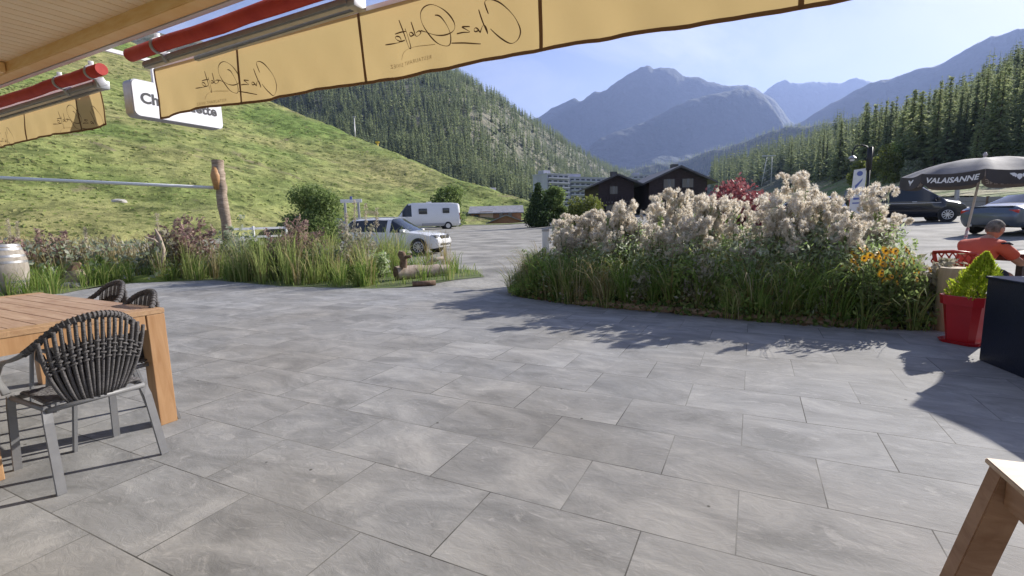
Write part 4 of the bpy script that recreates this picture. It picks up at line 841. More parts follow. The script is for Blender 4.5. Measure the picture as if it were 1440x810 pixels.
def awning(name, t0, t1, ztop0, ztop1, drop0, drop1, seams, texts, rollL, rollR, rollz, label, brackets, armR):
    e = empty(name, W((t0+t1)/2, 2.0, 2.45), 0, label, 'awning')
    def zt(t): f = (t-t0)/(t1-t0); return ztop0+(ztop1-ztop0)*f
    def dp(t): f = (t-t0)/(t1-t0); return drop0+(drop1-drop0)*f
    def SP(t, v, off=0):  # v 0 top .. 1 bottom
        wv = .003*math.sin(t*38+v*7)*v+.004*math.sin(t*23-v*5+2)*v+.012*math.sin(t*6.1+1)*v+.018*math.sin(t*2.3)*v+.006*math.sin(t*17)*v*v
        zz = zt(t)-dp(t)*v+.006*math.sin(t*5)*v
        return W(t, 2.13+wv-off, zz)
    n = int((t1-t0)/.04)
    V = [tuple(SP(t0+(t1-t0)*i/n, j/8)-e.location) for j in range(9) for i in range(n+1)]
    o = link('valance', npmesh('valance', V, [(j*(n+1)+i, j*(n+1)+i+1, (j+1)*(n+1)+i+1, (j+1)*(n+1)+i) for j in range(8) for i in range(n)], smooth=True), M['yellowfab'], e)
    mb = MB()
    def strip(pts, wd, vertical):
        prev = None
        for t, v in pts:
            a, b = (SP(t-wd/2, v, .003), SP(t+wd/2, v, .003)) if vertical else (SP(t, v-wd, .003), SP(t, v+wd*.3, .003))
            cur = (mb.bm.verts.new(a-e.location), mb.bm.verts.new(b-e.location))
            if prev: mb.bm.faces.new((prev[0], prev[1], cur[1], cur[0]))
            prev = cur
    for s in seams: strip([(s, k/10) for k in range(11)], .019, True)
    strip([(t0+(t1-t0)*k/120, 1) for k in range(121)], .035, False); strip([(t0+.006, k/10) for k in range(11)], .02, True); strip([(t1-.006, k/10) for k in range(11)], .02, True)
    mb.build('binding', M['binding'], e)
    for tc_ in texts:
        def f(x, z, y_=0, off=.005): 
            t = tc_+x; return SP(t, (zt(t)-(2.2+z))/dp(t), off)-e.location
        mb = MB()
        for st in SCRIPT: ribbon(mb, st, .0062, f)
        mb.build('script_lettering', M['ink'], e); mb = MB(); ribbon(mb, SWOOSH, .0028, f); mb.build('flourish', M['ink2'], e)
        mapped_text('small_lettering', 'RESTAURANT SIVIEZ', .026, lambda x, y, z: f(-x-.205, y-.119+.04*(x)*0, 0, .005), M['ink2'], e, space=1.25)
    mb = MB(); pr = [(W(t0-.0, 2.145, zt(t0)+.012)), (W(t1, 2.145, zt(t1)+.012))]; mb.bar(pr[0], pr[1], .03, .028, bevel=.004); chb(mb, 'front_rail', M['white'], e)
    mb = MB(); pts = [W(rollL+(rollR-rollL)*k/24, 1.96+.003*math.sin(k*2.1), rollz+.003*math.sin(k*1.3)) for k in range(25)]; mb.tube(pts, [.043+.002*math.sin(k*3.3) for k in range(25)], 16); chb(mb, 'fabric_roll', M['redfab'], e)
    for b in brackets:
        mb = MB(); mb.lathe([(.050, -.012), (.052, -.01), (.052, .01), (.050, .012)], (0, 0, 0), 18, axis='x')
        mb.box((0, 0, .055), (.022, .03, .05), bevel=.006); mb.box((0, .05, -.06), (.028, .06, .06), (.5, 0, 0), bevel=.006); mb.lathe([(.016, -.028), (.016, .028)], (0, .02, .0), 10, axis='x')
        o = mb.build('bracket', M['greymetal'], e, 40); o.location = W(b, 1.96, rollz)-e.location; o.rotation_euler = (0, 0, math.atan2(EV.y, EV.x))
    mb = MB(); a0, a1 = rollL+.06, armR; mb.bar(W(a0, 2.02, rollz-.062), W(a1, 2.02, rollz-.062), .055, .045, bevel=.01); chb(mb, 'torsion_profile', M['greymetal'], e)
    mb = MB(); mb.bar(W(a0+.5, 2.075, rollz-.085), W(a1, 2.075, rollz-.072), .035, .03, bevel=.006); mb.lathe([(.012, -.02), (.012, .02)], W(a1-.02, 2.06, rollz-.05), 10); mb.box(W(a1+.01, 2.045, rollz-.06), (.06, .09, .065), (0, 0, math.atan2(EV.y, EV.x)), bevel=.01); chb(mb, 'folding_arm', M['greymetal'], e, 40)
    return e
aR = val(500, 12, 2.05)[0]
awning('awning', -4.03, 2.2, 2.41, 2.33, .345, .40, (-3.06, -2.01, -.93, .085, 1.12), (-3.14, -1.47, .22, 1.86), val(183, 77, 1.96)[0], 2.2, 2.452, 'long ochre awning with brown script lettering and red roll over the middle of the terrace', (val(222, 62, 1.96)[0], -1.55, .6), aR)
aR2 = val(140, 100, 2.05)[0]
awning('awning', -9.6, -4.83, 2.47, 2.45, .35, .35, (-5.25, -6.27, -7.3, -8.3), (-5.3, -6.95, -8.6), -9.6, val(143, 98, 1.96)[0], 2.425, 'shorter ochre awning valance at the far left edge, ending left of the white hanging sign', (val(84, 110, 1.96)[0], val(128, 93, 1.96)[0], -7), aR2)

# ------------------------------------------------------------------ hanging sign
M['signwhite'] = mat('white_sign_panel', (.82, .82, .82), .35, c2=(.78, .78, .79), scale=2)
M['signtext'] = mat('dark_sign_lettering', (.03, .03, .035), .6)
sa = at(180, 137, 4.4); sdirv = Vector((math.sin(R_(26)), math.cos(R_(26)), 0)); L_sign = .80
e = empty('hanging_sign', sa+sdirv*L_sign/2, 0, 'white rounded hanging sign with dark name lettering half hidden behind the awning valance', 'sign'); e.rotation_euler = (0, 0, math.atan2(sdirv.y, sdirv.x))
mb = MB()
def rrect(w_, h_, r, n=5):
    pts = []
    for cx, cz, a0 in ((w_/2-r, h_/2-r, 0), (-w_/2+r, h_/2-r, 90), (-w_/2+r, -h_/2+r, 180), (w_/2-r, -h_/2+r, 270)):
        for k in range(n+1): a = R_(a0+90*k/n); pts.append((cx+r*math.cos(a), cz+r*math.sin(a)))
    return pts
rp_ = rrect(L_sign, .315, .045)
mb.prism([(x, -.06, z) for x, z in rp_], (0, .12, 0)); mb.build('frame', M['greymetal'], e, 40)
for s_ in (-1, 1):
    mb = MB(); mb.prism([(x, s_*.062, z) for x, z in rrect(L_sign-.012, .303, .046)], (0, s_*.008, 0)); p_ = mb.build('panel', M['signwhite'], e)
    mapped_text('lettering', 'Chez Odette', .125, lambda x, y, z, s_=s_: Vector((x*(1 if s_ < 0 else -1)+.0, s_*.0725, y-.0)), M['signtext'], e, bold=.004, space=1.02)
mb = MB(); mb.bar((-.17, 0, .15), (-.17, 0, .36), .03, .03); mb.bar((-.155, 0, .36), (-1.9, 0, .36), .03, .03); mb.build('hanging_bracket', M['white'], e)

# ------------------------------------------------------------------ chalets, apartment block, huts
M['chaletwood'] = mat('dark_stained_timber', (.022, .014, .016), .8, c2=(.045, .03, .03), scale=2, detail=6, stretch=(1, 1, 9), bump=.4, bscale=6)
M['roofslate'] = mat('dark_roof_sheet', (.05, .05, .055), .6, c2=(.09, .09, .1), scale=2)
M['plaster'] = mat('white_render', (.6, .6, .62), .85, c2=(.52, .52, .55), scale=.6)
M['pane'] = mat('window_pane', (.06, .07, .09), .12, spec=.7)
M['curtain'] = mat('pale_curtain', (.16, .15, .14), .8)
def chalet(px_l, px_r, Yl, Yr, y_eave, y_apex, label, base_drop=0, wins=()):
    a = at(px_l, y_eave, Yl); b = at(px_r, y_eave, Yr); a.z = b.z = (a.z+b.z)/2
    ax = (b-a); ax.z = 0; wd = ax.length; ang = math.atan2(ax.y, ax.x); mid_ = (a+b)/2; zb = park_z(mid_.x, mid_.y)-.2; ap = at((px_l+px_r)/2, y_apex, (Yl+Yr)/2).z
    e = empty('chalet', (mid_.x, mid_.y, zb), ang, label, 'chalet'); he = a.z-zb; ha = ap-zb; D = 11
    ow = wd/2; iw = ow-.9; slope = (ha-he)/ow; hw = ha-slope*iw-.25
    mb = MB(); mb.prism([(-iw, 0.9, 0), (iw, .9, 0), (iw, .9, hw), (0, .9, ha-.25), (-iw, .9, hw)], (0, D, 0)); mb.build('wall', M['chaletwood'], e)
    mb = MB()
    for s_ in (-1, 1):
        mb.prism([(0, 0, ha), (s_*ow, 0, he), (s_*ow, 0, he-.2), (0, 0, ha-.22)], (0, D+1.6, 0))
    r_ = mb.build('roof', M['roofslate'], e)
    mb = MB(); mb.box((iw*.35, 6, ha+.1), (.8, .8, 1.2)); mb.build('chimney', M['roofslate'], r_)
    for (fx, z, w_, h_) in wins:
        x = fx*iw; mb = MB(); mb.box((x, .86, z), (w_+.16, .08, h_+.16)); f_ = mb.build('window', M['chaletwood'], e)
        mb = MB(); mb.box((x, .81, z), (w_, .03, h_)); mb.build('pane', M['pane'], f_); mb = MB(); mb.box((x-w_*.28, .79, z), (w_*.35, .015, h_*.95)); mb.box((x+w_*.3, .79, z), (w_*.3, .015, h_*.95)); mb.build('curtain', M['curtain'], f_)
    mb = MB(); mb.box((0, .45, hw*.42), (iw*1.8, .9, .15))
    mb.box((0, .03, hw*.42+.95), (iw*1.8, .06, .12)); 
    for k in range(int(iw*1.8/.35)): mb.box((-iw*.9+k*.35, .03, hw*.42+.5), (.16, .05, .85))
    mb.build('balcony', M['chaletwood'], e); return e
chalet(833, 905, 58, 58, 259, 243.5, 'smaller dark timber chalet with shallow gable on the left', wins=((-.15, 3.3, .9, .9), (-.35, 1.5, 1.0, 1.0), (.5, 1.5, 1.1, 1.0)))
chalet(905, 1010, 57, 57, 256, 232, 'larger dark timber chalet with wide gable behind the seed heads', wins=((-.32, 3.7, 1.3, 1.0), (.32, 3.7, 1.3, 1.0), (0, 1.6, 1.4, 1.2), (.7, 1.6, .8, 1.2)))
# apartment block far behind
M['aptwall'] = mat('pale_concrete', (.45, .46, .54), .85, c2=(.38, .39, .47), scale=.2)
def apartment(name, px0, px1, Y0, Y1, ytop, nfl, ncol, label, depth=14):
    a = at(px0, ytop, Y0); b = at(px1, ytop, Y1); top = max(a.z, b.z); a.z = b.z = 0; ax = b-a; wd = ax.length; mid_ = (a+b)/2; zb = park_z(mid_.x, mid_.y)-1
    e = empty(name, (mid_.x, mid_.y, zb), math.atan2(ax.y, ax.x), label, 'building'); hh = top-zb
    mb = MB(); mb.box((0, depth/2, hh/2), (wd, depth, hh)); mb.build('wall', M['aptwall'], e)
    mb = MB(); mb.box((0, depth/2, hh+.25), (wd+.8, depth+.8, .5)); mb.box((-wd*.3, depth/2, hh+1.6), (wd*.3, depth*.4, 2.4)); mb.build('roof', M['roofslate'] if 0 else M['aptwall'], e)
    fh = 3.0; cw = wd/ncol
    for f in range(nfl):
        z = hh-fh*(f+.55)
        if z < 1: break
        for c in range(ncol):
            x = -wd/2+cw*(c+.5); mb = MB(); mb.box((x, -.02, z), (cw*.62, .1, 1.5)); mb.build('window', M['pane'], e)
        mb = MB(); mb.box((0, -.65, z-1.25), (wd*.96, 1.3, .18)); mb.box((0, -1.28, z-.75), (wd*.96, .08, .85)); mb.build('balcony', M['aptwall'], e)
    return e
apartment('apartment_block', 769, 800, 318, 330, 246, 8, 4, 'pale seven-storey apartment tower with a lift housing behind the left bushes')
apartment('apartment_block', 800.5, 860, 331, 350, 251, 7, 8, 'long pale apartment block with rows of balconies joined to the taller tower')
apartment('far_building', 890, 921, 420, 420, 247, 4, 4, 'small pale flat-roofed building seen between the two chalet roofs')
M['hutwood'] = mat('orange_hut_timber', (.3, .14, .07), .8, c2=(.42, .22, .12), scale=2, detail=6, stretch=(1, 1, 6))
M['door_pale'] = mat('pale_garage_door', (.7, .5, .33), .7)
M['roofgrey'] = mat('grey_roof_tiles', (.2, .2, .22), .8, c2=(.3, .3, .32), scale=1.5, bump=.3)
def hut(px0, px1, Y, ytop, yeave, label, mwall, doors=(), depth=7, gable=False, zb=None):
    a = at(px0, yeave, Y); b = at(px1, yeave, Y); ax = b-a; ax.z = 0; wd = ax.length; mid_ = (a+b)/2; z0 = park_z(mid_.x, mid_.y)-.3 if zb is None else zb
    ze = mid_.z-z0; zr = at((px0+px1)/2, ytop, Y+depth*.5).z-z0
    e = empty('hut', (mid_.x, mid_.y, z0), math.atan2(ax.y, ax.x), label, 'hut')
    mb = MB()
    if gable: mb.prism([(-wd/2, 0, 0), (wd/2, 0, 0), (wd/2, 0, ze), (0, 0, zr), (-wd/2, 0, ze)], (0, depth, 0))
    else: mb.prism([(-wd/2, 0, 0), (-wd/2, depth, 0), (-wd/2, depth, ze), (-wd/2, depth/2, zr), (-wd/2, 0, ze)], (wd, 0, 0))
    mb.build('wall', mwall, e); mb = MB()
    if gable:
        for s_ in (-1, 1): mb.prism([(0, -.4, zr+.15), (s_*(wd/2+.5), -.4, ze-.1), (s_*(wd/2+.5), -.4, ze-.22), (0, -.4, zr+.01)], (0, depth+.8, 0))
    else:
        for (y0, y1) in ((-.5, depth/2), (depth+.5, depth/2)): mb.prism([(-wd/2-.4, y0, ze-.12), (-wd/2-.4, y1, zr+.12), (-wd/2-.4, y1, zr+.24), (-wd/2-.4, y0, ze)], (wd+.8, 0, 0))
    mb.build('roof', M['roofgrey'], e)
    for x, w_, h_, mm, nm in doors: mb = MB(); mb.box((x*wd/2, -.03, h_/2+.05), (w_, .1, h_)); mb.build(nm, mm, e)
hut(662, 733, 78, 291.5, 299, 'long low reddish timber hut with grey roof and pale garage door', M['hutwood'], ((-.78, .7, 1.6, M['pane'], 'window'), (-.38, 2.1, 2.1, M['door_pale'], 'garage_door'), (.2, .6, 1.8, M['pane'], 'window'), (.55, .6, 1.8, M['pane'], 'window')))
hut(688, 736, 72, 303.5, 312, 'dark brown gabled shed at the parking lot edge before the long low hut', M['hutwood'], (), gable=True)
p = at(684, 275, 200); hut(670, 696, 200, 265, 269, 'small distant barn with a grey roof on the lower left hillside', M['chaletwood'], (), zb=p.z-3)

# ------------------------------------------------------------------ vehicles
def paint(name, c, metallic=0.0, rough=.3): 
    return mat(name, c, rough, coat=.7, metallic=metallic)
M['carwhite'] = paint('white_car_paint', (.72, .72, .71)); M['vanwhite'] = paint('camper_white_paint', (.75, .75, .74), rough=.4)
M['carblack'] = paint('black_car_paint', (.012, .013, .02), .2, .2); M['cargrey'] = paint('grey_blue_car_paint', (.1, .125, .16), .5, .3); M['cardark'] = paint('dark_blue_car_paint', (.03, .035, .06), .3); M['softtop'] = mat('dark_soft_top', (.015, .017, .025), .8)
def loft_car(name, label, cat, st, paintm, L_, wheels, wr, side_win, screens, loc, heading, roofm=None, roof_rng=None, extras=None, sub=4, wheel_w=.22, group=None):
    """st: stations from rear to front (x, z_bottom, z_belt, z_top, half width bottom, belt, top)."""
    e = empty(name, loc, heading, label, cat, group); S = []
    for a, b in zip(st, st[1:]):
        for k in range(sub): f = k/sub; S.append([p+(q-p)*f for p, q in zip(a, b)])
    S.append(list(st[-1])); rings = []
    for x, zb, zm, zt, wb, wm, wt in S:
        mid_ = (zb+zm)/2
        half = [(0, zb), (wb*.9, zb), (wb, zb+.10), (max(wb, wm)*1.015, mid_), (wm, zm), (wt+(wm-wt)*.08, zt-(zt-zm)*.12), (wt*.86, zt), (0, zt+.025)]
        rings.append([(x, y, z) for y, z in half]+[(x, -y, z) for y, z in half[-2:0:-1]])
    nr = len(rings[0]); groups = {}
    def key(i, j):
        xc = (S[i][0]+S[i+1][0])/2; jj = j if j < 7 else 13-j
        if jj == 4:
            for a, b in side_win:
                if a <= xc <= b and S[i][3]-S[i][2] > .2: return 'side_window'+('R' if j < 7 else 'L')+str(a)
        if jj in (5, 6) or (jj == 4 and 0):
            for nm, a, b in screens:
                if a <= xc <= b: return nm
            if roof_rng and roof_rng[0] <= xc <= roof_rng[1]: return 'soft_top'
        if jj == 4 and roof_rng and roof_rng[0] <= xc <= roof_rng[1]: return 'soft_top'
        return 'body'
    for i in range(len(rings)-1):
        for j in range(nr): groups.setdefault(key(i, j), []).append((i, j))
    for kx, fs in groups.items():
        bm = bmesh.new(); vm = {}
        def v(i, j):
            if (i, j) not in vm: vm[(i, j)] = bm.verts.new(rings[i][j])
            return vm[(i, j)]
        for i, j in fs: bm.faces.new((v(i, j), v(i, (j+1) % nr), v(i+1, (j+1) % nr), v(i+1, j)))
        if kx == 'body':
            for i in (0, len(rings)-1):
                bm.faces.new([v(i, j) for j in range(nr)] if i == 0 else [v(i, j) for j in range(nr)][::-1])
        bmesh.ops.recalc_face_normals(bm, faces=bm.faces); me = bpy.data.meshes.new('p'); bm.to_mesh(me); bm.free()
        me.polygons.foreach_set('use_smooth', [True]*len(me.polygons)); me.set_sharp_from_angle(angle=R_(38))
        nm = 'side_window' if kx.startswith('side') else kx
        link(nm, me, {'body': paintm, 'soft_top': roofm or paintm}.get(nm, M['glass']), e)
    hw = max(s[5] for s in st)
    for wx in wheels:
        for s_ in (-1, 1):
            mb = MB(); mb.lathe([(wr*1.14, -.02), (wr*1.14, .018)], (wx, s_*(hw*1.0+.0), wr*1.0), 28, 'y'); o = mb.build('wheel_arch', M['black'], e)
            mb = MB(); c0 = s_*(hw-.06); mb.lathe([(wr*.62, c0-.09), (wr*.93, c0-.10), (wr, c0-.06), (wr, c0+.07), (wr*.93, c0+.11), (wr*.66, c0+.105), (wr*.62, c0+.02)], (wx, 0, wr), 28, 'y'); w_ = mb.build('wheel', M['tyre'], e, 40)
            mb = MB(); mb.lathe([(wr*.66, c0+s_*.08), (wr*.68, c0+s_*.098), (wr*.6, c0+s_*.1), (wr*.58, c0+s_*.07)], (wx, 0, wr), 24, 'y')
            for k in range(10):
                a = 2*math.pi*k/10; mb.bar((wx+.04*math.cos(a), c0+s_*.085, wr+.04*math.sin(a)), (wx+wr*.62*math.cos(a), c0+s_*.085, wr+wr*.62*math.sin(a)), .035, .03, up=(0, 1, 0))
            mb.lathe([(.05, c0+s_*.07), (.045, c0+s_*.1)], (wx, 0, wr), 12, 'y'); mb.build('rim', M['alu'], w_)
    if extras: extras(e)
    return e
def part(e, name, m, *boxes, bevel=.01):
    mb = MB()
    for c, s in boxes: mb.box(c, s, bevel=bevel)
    return mb.build(name, m, e, 40)
def suv_extras(e):
    part(e, 'grille', M['black'], ((2.17, 0, .72), (.05, .9, .16))); part(e, 'badge', M['alu'], ((2.205, 0, .73), (.02, .12, .09)))
    for s_ in (-1, 1):
        part(e, 'headlight', M['clear_lens'], ((2.0, s_*.655, .755), (.26, .28, .12))); part(e, 'wing_mirror', M['carwhite'], ((.72, s_*.98, 1.02), (.16, .2, .13)), bevel=.03)
        part(e, 'roof_rail', M['alu'], ((-.7, s_*.62, 1.6), (1.9, .04, .04))); part(e, 'tail_light', M['red_lens'], ((-2.14, s_*.72, .9), (.1, .2, .3)))
        part(e, 'door_handle', M['alu'], ((-.3, s_*.905, .93), (.18, .03, .03)))
    part(e, 'number_plate', M['white'], ((2.215, 0, .5), (.02, .42, .11))); part(e, 'air_intake', M['black'], ((2.18, 0, .42), (.06, 1.2, .1)))
suv = [(-2.2, .45, .75, .9, .7, .76, .66), (-2.16, .3, .95, 1.05, .8, .86, .74), (-2.02, .24, 1.0, 1.35, .84, .9, .66), (-1.75, .22, 1.0, 1.54, .86, .91, .64), (-.6, .2, .98, 1.57, .87, .92, .66), (.1, .2, .96, 1.53, .87, .92, .64), (.95, .2, .93, .99, .87, .91, .72), (1.55, .22, .86, .94, .86, .88, .7), (2.0, .25, .74, .84, .82, .83, .62), (2.16, .3, .62, .72, .74, .76, .56), (2.21, .4, .55, .6, .66, .68, .5)]
fc = gnd(632, 358, park_z(-2.5, 18.5)); hd = R_(-14)
loc = (fc.x-2.2*math.cos(hd), fc.y-2.2*math.sin(hd)+.6, park_z(-4, 19))
loft_car('parked_car', 'white parked estate car half hidden by grass, its bonnet facing the driveway', 'car', suv, M['carwhite'], 4.4, (-1.35, 1.38), .33, [(-1.9, -1.0), (-.9, -.05), (.02, .7)], [('windscreen', .12, .93), ('rear_window', -2.15, -1.85)], loc, hd, extras=suv_extras).scale = (.9, .9, .88)
p = at(428, 340, 26.5); loft_car('parked_car', 'dark blue parked car mostly hidden behind the purple-brown shrub on the left', 'car', suv, M['cardark'], 4.4, (-1.35, 1.38), .33, [(-1.9, -1.0), (-.9, -.05), (.02, .7)], [('windscreen', .12, .93), ('rear_window', -2.15, -1.85)], (p.x, p.y, park_z(p.x, p.y)), R_(172))
p = at(1118, 320, 26); loft_car('parked_car', 'pale blue-white parked car glimpsed between the tall seed heads', 'car', suv, paint('pale_blue_car_paint', (.4, .45, .55)), 4.4, (-1.35, 1.38), .33, [(-1.9, -1.0), (-.9, -.05), (.02, .7)], [('windscreen', .12, .93), ('rear_window', -2.15, -1.85)], (p.x, p.y, park_z(p.x, p.y)), R_(150))
# camper van
def camper_extras(e):
    for s_ in (-1, 1):
        for x, w_, z, h_ in ((.35, .75, 1.85, .46), (-2.0, .6, 1.9, .42)):
            part(e, 'window', M['black'], ((x, s_*.985, z), (w_+.08, .05, h_+.08))); part(e, 'pane', M['glass'], ((x, s_*1.015, z), (w_, .02, h_)))
        part(e, 'lower_trim', M['greymetal'], ((-.8, s_*1.005, .55), (2.6, .03, .22))); part(e, 'wing_mirror', M['black'], ((2.35, s_*1.12, 1.5), (.12, .24, .34)), bevel=.04)
        part(e, 'headlight', M['clear_lens'], ((3.3, s_*.74, .98), (.2, .3, .26))); part(e, 'tail_light', M['red_lens'], ((-3.42, s_*.9, 1.3), (.06, .12, .7)))
    part(e, 'grille', M['black'], ((3.42, 0, .95), (.05, 1.1, .25))); part(e, 'bumper', M['greymetal'], ((3.45, 0, .5), (.14, 1.8, .28)), ((-3.46, 0, .5), (.12, 1.8, .2))); part(e, 'roof_vent', M['white'], ((-.4, 0, 2.78), (.5, .5, .1)))
    part(e, 'number_plate', M['white'], ((3.53, 0, .55), (.02, .46, .11)))
cst = [(-3.45, .5, 1.3, 2.45, .88, .93, .72), (-3.35, .36, 1.35, 2.62, .94, .985, .78), (-2.6, .34, 1.35, 2.70, .96, 1.0, .8), (1.2, .34, 1.35, 2.72, .96, 1.0, .8), (1.75, .34, 1.33, 2.62, .96, 1.0, .78), (2.15, .34, 1.28, 2.2, .96, .99, .76), (2.62, .34, 1.2, 1.6, .95, .97, .78), (2.78, .34, 1.16, 1.32, .95, .96, .78), (3.25, .36, .98, 1.12, .92, .92, .72), (3.44, .42, .8, .9, .84, .85, .6), (3.5, .5, .7, .75, .75, .76, .5)]
pc = at(599, 321, 50.5); loft_car('camper_van', 'white high-roof camper van parked at the back of the lot with two dark side windows', 'camper van', cst, M['vanwhite'], 7, (-2.15, 2.3), .36, [(1.45, 2.35)], [('windscreen', 1.8, 2.7)], (pc.x, pc.y, park_z(pc.x, pc.y)-.05), R_(197), extras=camper_extras, wheel_w=.24)
# black van on the right
def van_extras(e):
    for s_ in (-1, 1):
        part(e, 'wing_mirror', M['carblack'], ((1.25, s_*1.08, 1.2), (.14, .2, .2)), bevel=.04); part(e, 'headlight', M['clear_lens'], ((2.24, s_*.74, .86), (.28, .24, .14))); part(e, 'chrome_strip', M['alu'], ((-.3, s_*.99, .98), (3.4, .015, .03)))
        part(e, 'door_handle', M['alu'], ((.3, s_*.99, 1.05), (.2, .03, .03))); part(e, 'tail_light', M['red_lens'], ((-2.5, s_*.85, 1.2), (.08, .15, .6)))
    part(e, 'grille', M['alu'], ((2.5, 0, .78), (.04, .9, .22)))
vst = [(-2.55, .45, 1.0, 1.4, .8, .88, .7), (-2.48, .3, 1.08, 1.8, .9, .95, .72), (-2.3, .25, 1.1, 1.88, .93, .96, .74), (.0, .24, 1.08, 1.9, .94, .97, .76), (.65, .24, 1.08, 1.85, .94, .97, .74), (1.65, .24, 1.03, 1.14, .93, .96, .74), (2.2, .26, .93, 1.03, .9, .91, .7), (2.45, .32, .8, .88, .82, .84, .6), (2.55, .42, .62, .68, .74, .75, .5)]
hdv = R_(-24); fp = at(1349, 318, 25.5); fp.z = 0; lc = Vector((fp.x-2.55*math.cos(hdv), fp.y-2.55*math.sin(hdv), 0)); lc.z = park_z(lc.x, lc.y)
loft_car('parked_van', 'black parked passenger van facing right beneath the black parasol', 'van', vst, M['carblack'], 5.1, (-1.6, 1.7), .36, [(-2.2, -1.1), (-1.0, .1), (.2, 1.15)], [('windscreen', .7, 1.62), ('rear_window', -2.5, -2.4)], lc, hdv, extras=van_extras)
# grey convertible
def conv_extras(e):
    for s_ in (-1, 1):
        part(e, 'tail_light', M['red_lens'], ((-2.18, s_*.66, .78), (.16, .4, .13)), bevel=.03); part(e, 'wing_mirror', M['cargrey'], ((.55, s_*.96, .98), (.14, .18, .12)), bevel=.03); part(e, 'exhaust', M['alu'], ((-2.27, s_*.5, .3), (.08, .12, .07)))
    part(e, 'number_plate', M['white'], ((-2.285, 0, .66), (.02, .4, .1))); part(e, 'rear_bumper', M['black'], ((-2.2, 0, .3), (.14, 1.3, .1)))
    part(e, 'boot_lip', M['cargrey'], ((-2.12, 0, .96), (.14, 1.3, .03)))
kst = [(-2.3, .38, .62, .7, .72, .76, .6), (-2.24, .28, .78, .88, .8, .85, .68), (-2.1, .24, .86, .96, .86, .9, .7), (-1.5, .22, .9, 1.0, .88, .92, .72), (-1.25, .2, .9, 1.06, .88, .92, .7), (-.55, .2, .9, 1.36, .88, .92, .58), (.1, .2, .88, 1.38, .88, .91, .58), (.85, .2, .86, .94, .88, .9, .68), (1.6, .22, .8, .88, .87, .88, .66), (2.1, .26, .66, .74, .82, .82, .6), (2.28, .36, .56, .6, .72, .72, .5)]
hk = R_(14); rc = at(1384, 338, 17.2); cx_ = rc.x+2.3*math.cos(hk); cy_ = rc.y+2.3*math.sin(hk)
loft_car('parked_car', 'grey-blue convertible with dark soft top, rear and tail light towards the seated man', 'car', kst, M['cargrey'], 4.6, (-1.35, 1.42), .34, [(-.9, -.1), (0, .7)], [('windscreen', .12, .84), ('rear_window', -1.2, -.6)], (cx_, cy_, park_z(cx_, cy_)), hk, roofm=M['softtop'], roof_rng=(-1.3, .12), extras=conv_extras)

# ------------------------------------------------------------------ road furniture
M['woodpost'] = wood('old_fence_wood', (.14, .09, .06), (.24, .17, .12))
def guardrail(name, pts, h, label, rail_m, post_m, rw=.16, pw=.14, rails=(0,)):
    p0 = pts[0]; e = empty(name, (p0.x, p0.y, park_z(p0.x, p0.y)), 0, label, 'guard rail')
    for a, b in zip(pts, pts[1:]):
        for r in rails:
            mb = MB(); A1 = Vector((a.x, a.y, park_z(a.x, a.y)+h-r)); B1 = Vector((b.x, b.y, park_z(b.x, b.y)+h-r)); mb.bar(A1, B1, .05, rw); chb(mb, 'rail', rail_m, e)
    for a in pts:
        mb = MB(); z = park_z(a.x, a.y); mb.bar((a.x, a.y, z-.2), (a.x, a.y, z+h+.1), pw, pw); chb(mb, 'post', post_m, e)
    return e
gp = [at(x, 300, Y) for x, Y in ((1268, 44), (1300, 41.5), (1344, 38.5), (1387, 35.8), (1430, 33), (1480, 30.5))]
guardrail('guard_rail', gp, .85, 'low grey guard rail with dark wooden posts along the road at the right', M['greymetal'], M['woodpost'], rw=.35, rails=(.12, .5))
gl_ = [at(x, 320, Y) for x, Y in ((322, 20), (356, 20.6), (402, 21.5))]
guardrail('white_barrier', gl_, 1.05, 'white railing right of the carved post, partly behind weeds', M['white'], M['white'], rw=.09, pw=.07, rails=(0, .35))
p = at(1343, 300, 37); p.z = park_z(p.x, p.y); mb = MB(); mb.lathe([(.16, -.3), (.15, 1.0), (.13, 2.0), (.09, 2.6)], p, 10); tag(mb.build('post', M['greymetal'], None), 'thick pale grey post behind the guard rail under the parasol', 'post')
# lamp post with banner
p = at(1217, 300, 17); z0 = park_z(p.x, p.y); e = empty('street_lamp', (p.x, p.y, z0), R_(-45), 'dark curved-arm street lamp with a white banner rising behind the seed heads', 'street lamp')
top_ = at(1219, 208, 17).z-z0; mb = MB(); mb.tube([(0, 0, 0), (0, 0, top_-.5)], [.05, .045], 10); mb.build('pole', M['black'], e)
mb = MB(); mb.tube([(0, 0, top_-.75), (0, 0, top_+.02)], [.085, .08], 10); mb.build('collar', M['black'], e)
mb = MB(); mb.tube([(-.02, 0, top_-.12), (-.1, 0, top_+.05), (-.25, 0, top_+.13), (-.42, 0, top_+.1), (-.5, 0, top_-.06), (-.5, 0, top_-.2)], .022, 8); mb.tube([(.0, 0, top_-.5), (.09, 0, top_-.3), (.1, 0, top_-.05), (.02, 0, top_+.05)], .012, 6); mb.build('arm', M['black'], e)
mb = MB(); mb.lathe([(.03, top_-.2), (.13, top_-.29), (.14, top_-.31), (.05, top_-.32)], (-.5, 0, 0), 14); l_ = mb.build('lamp_shade', M['greymetal'], e)
mb = MB(); mb.lathe([(.06, top_-.39), (.08, top_-.33)], (-.5, 0, 0), 10); mb.build('bulb', M['white'], l_)
M['bannerblue'] = mat('blue_banner_print', (.12, .16, .4), .6)
bt = top_-.7; mb = MB(); mb.prism([(-.42, -.012, bt), (-.06, -.012, bt+.03), (-.1, -.012, bt-1.5), (-.5, -.012, bt-1.55)], (0, .024, 0)); bn = mb.build('banner', M['white'], e)
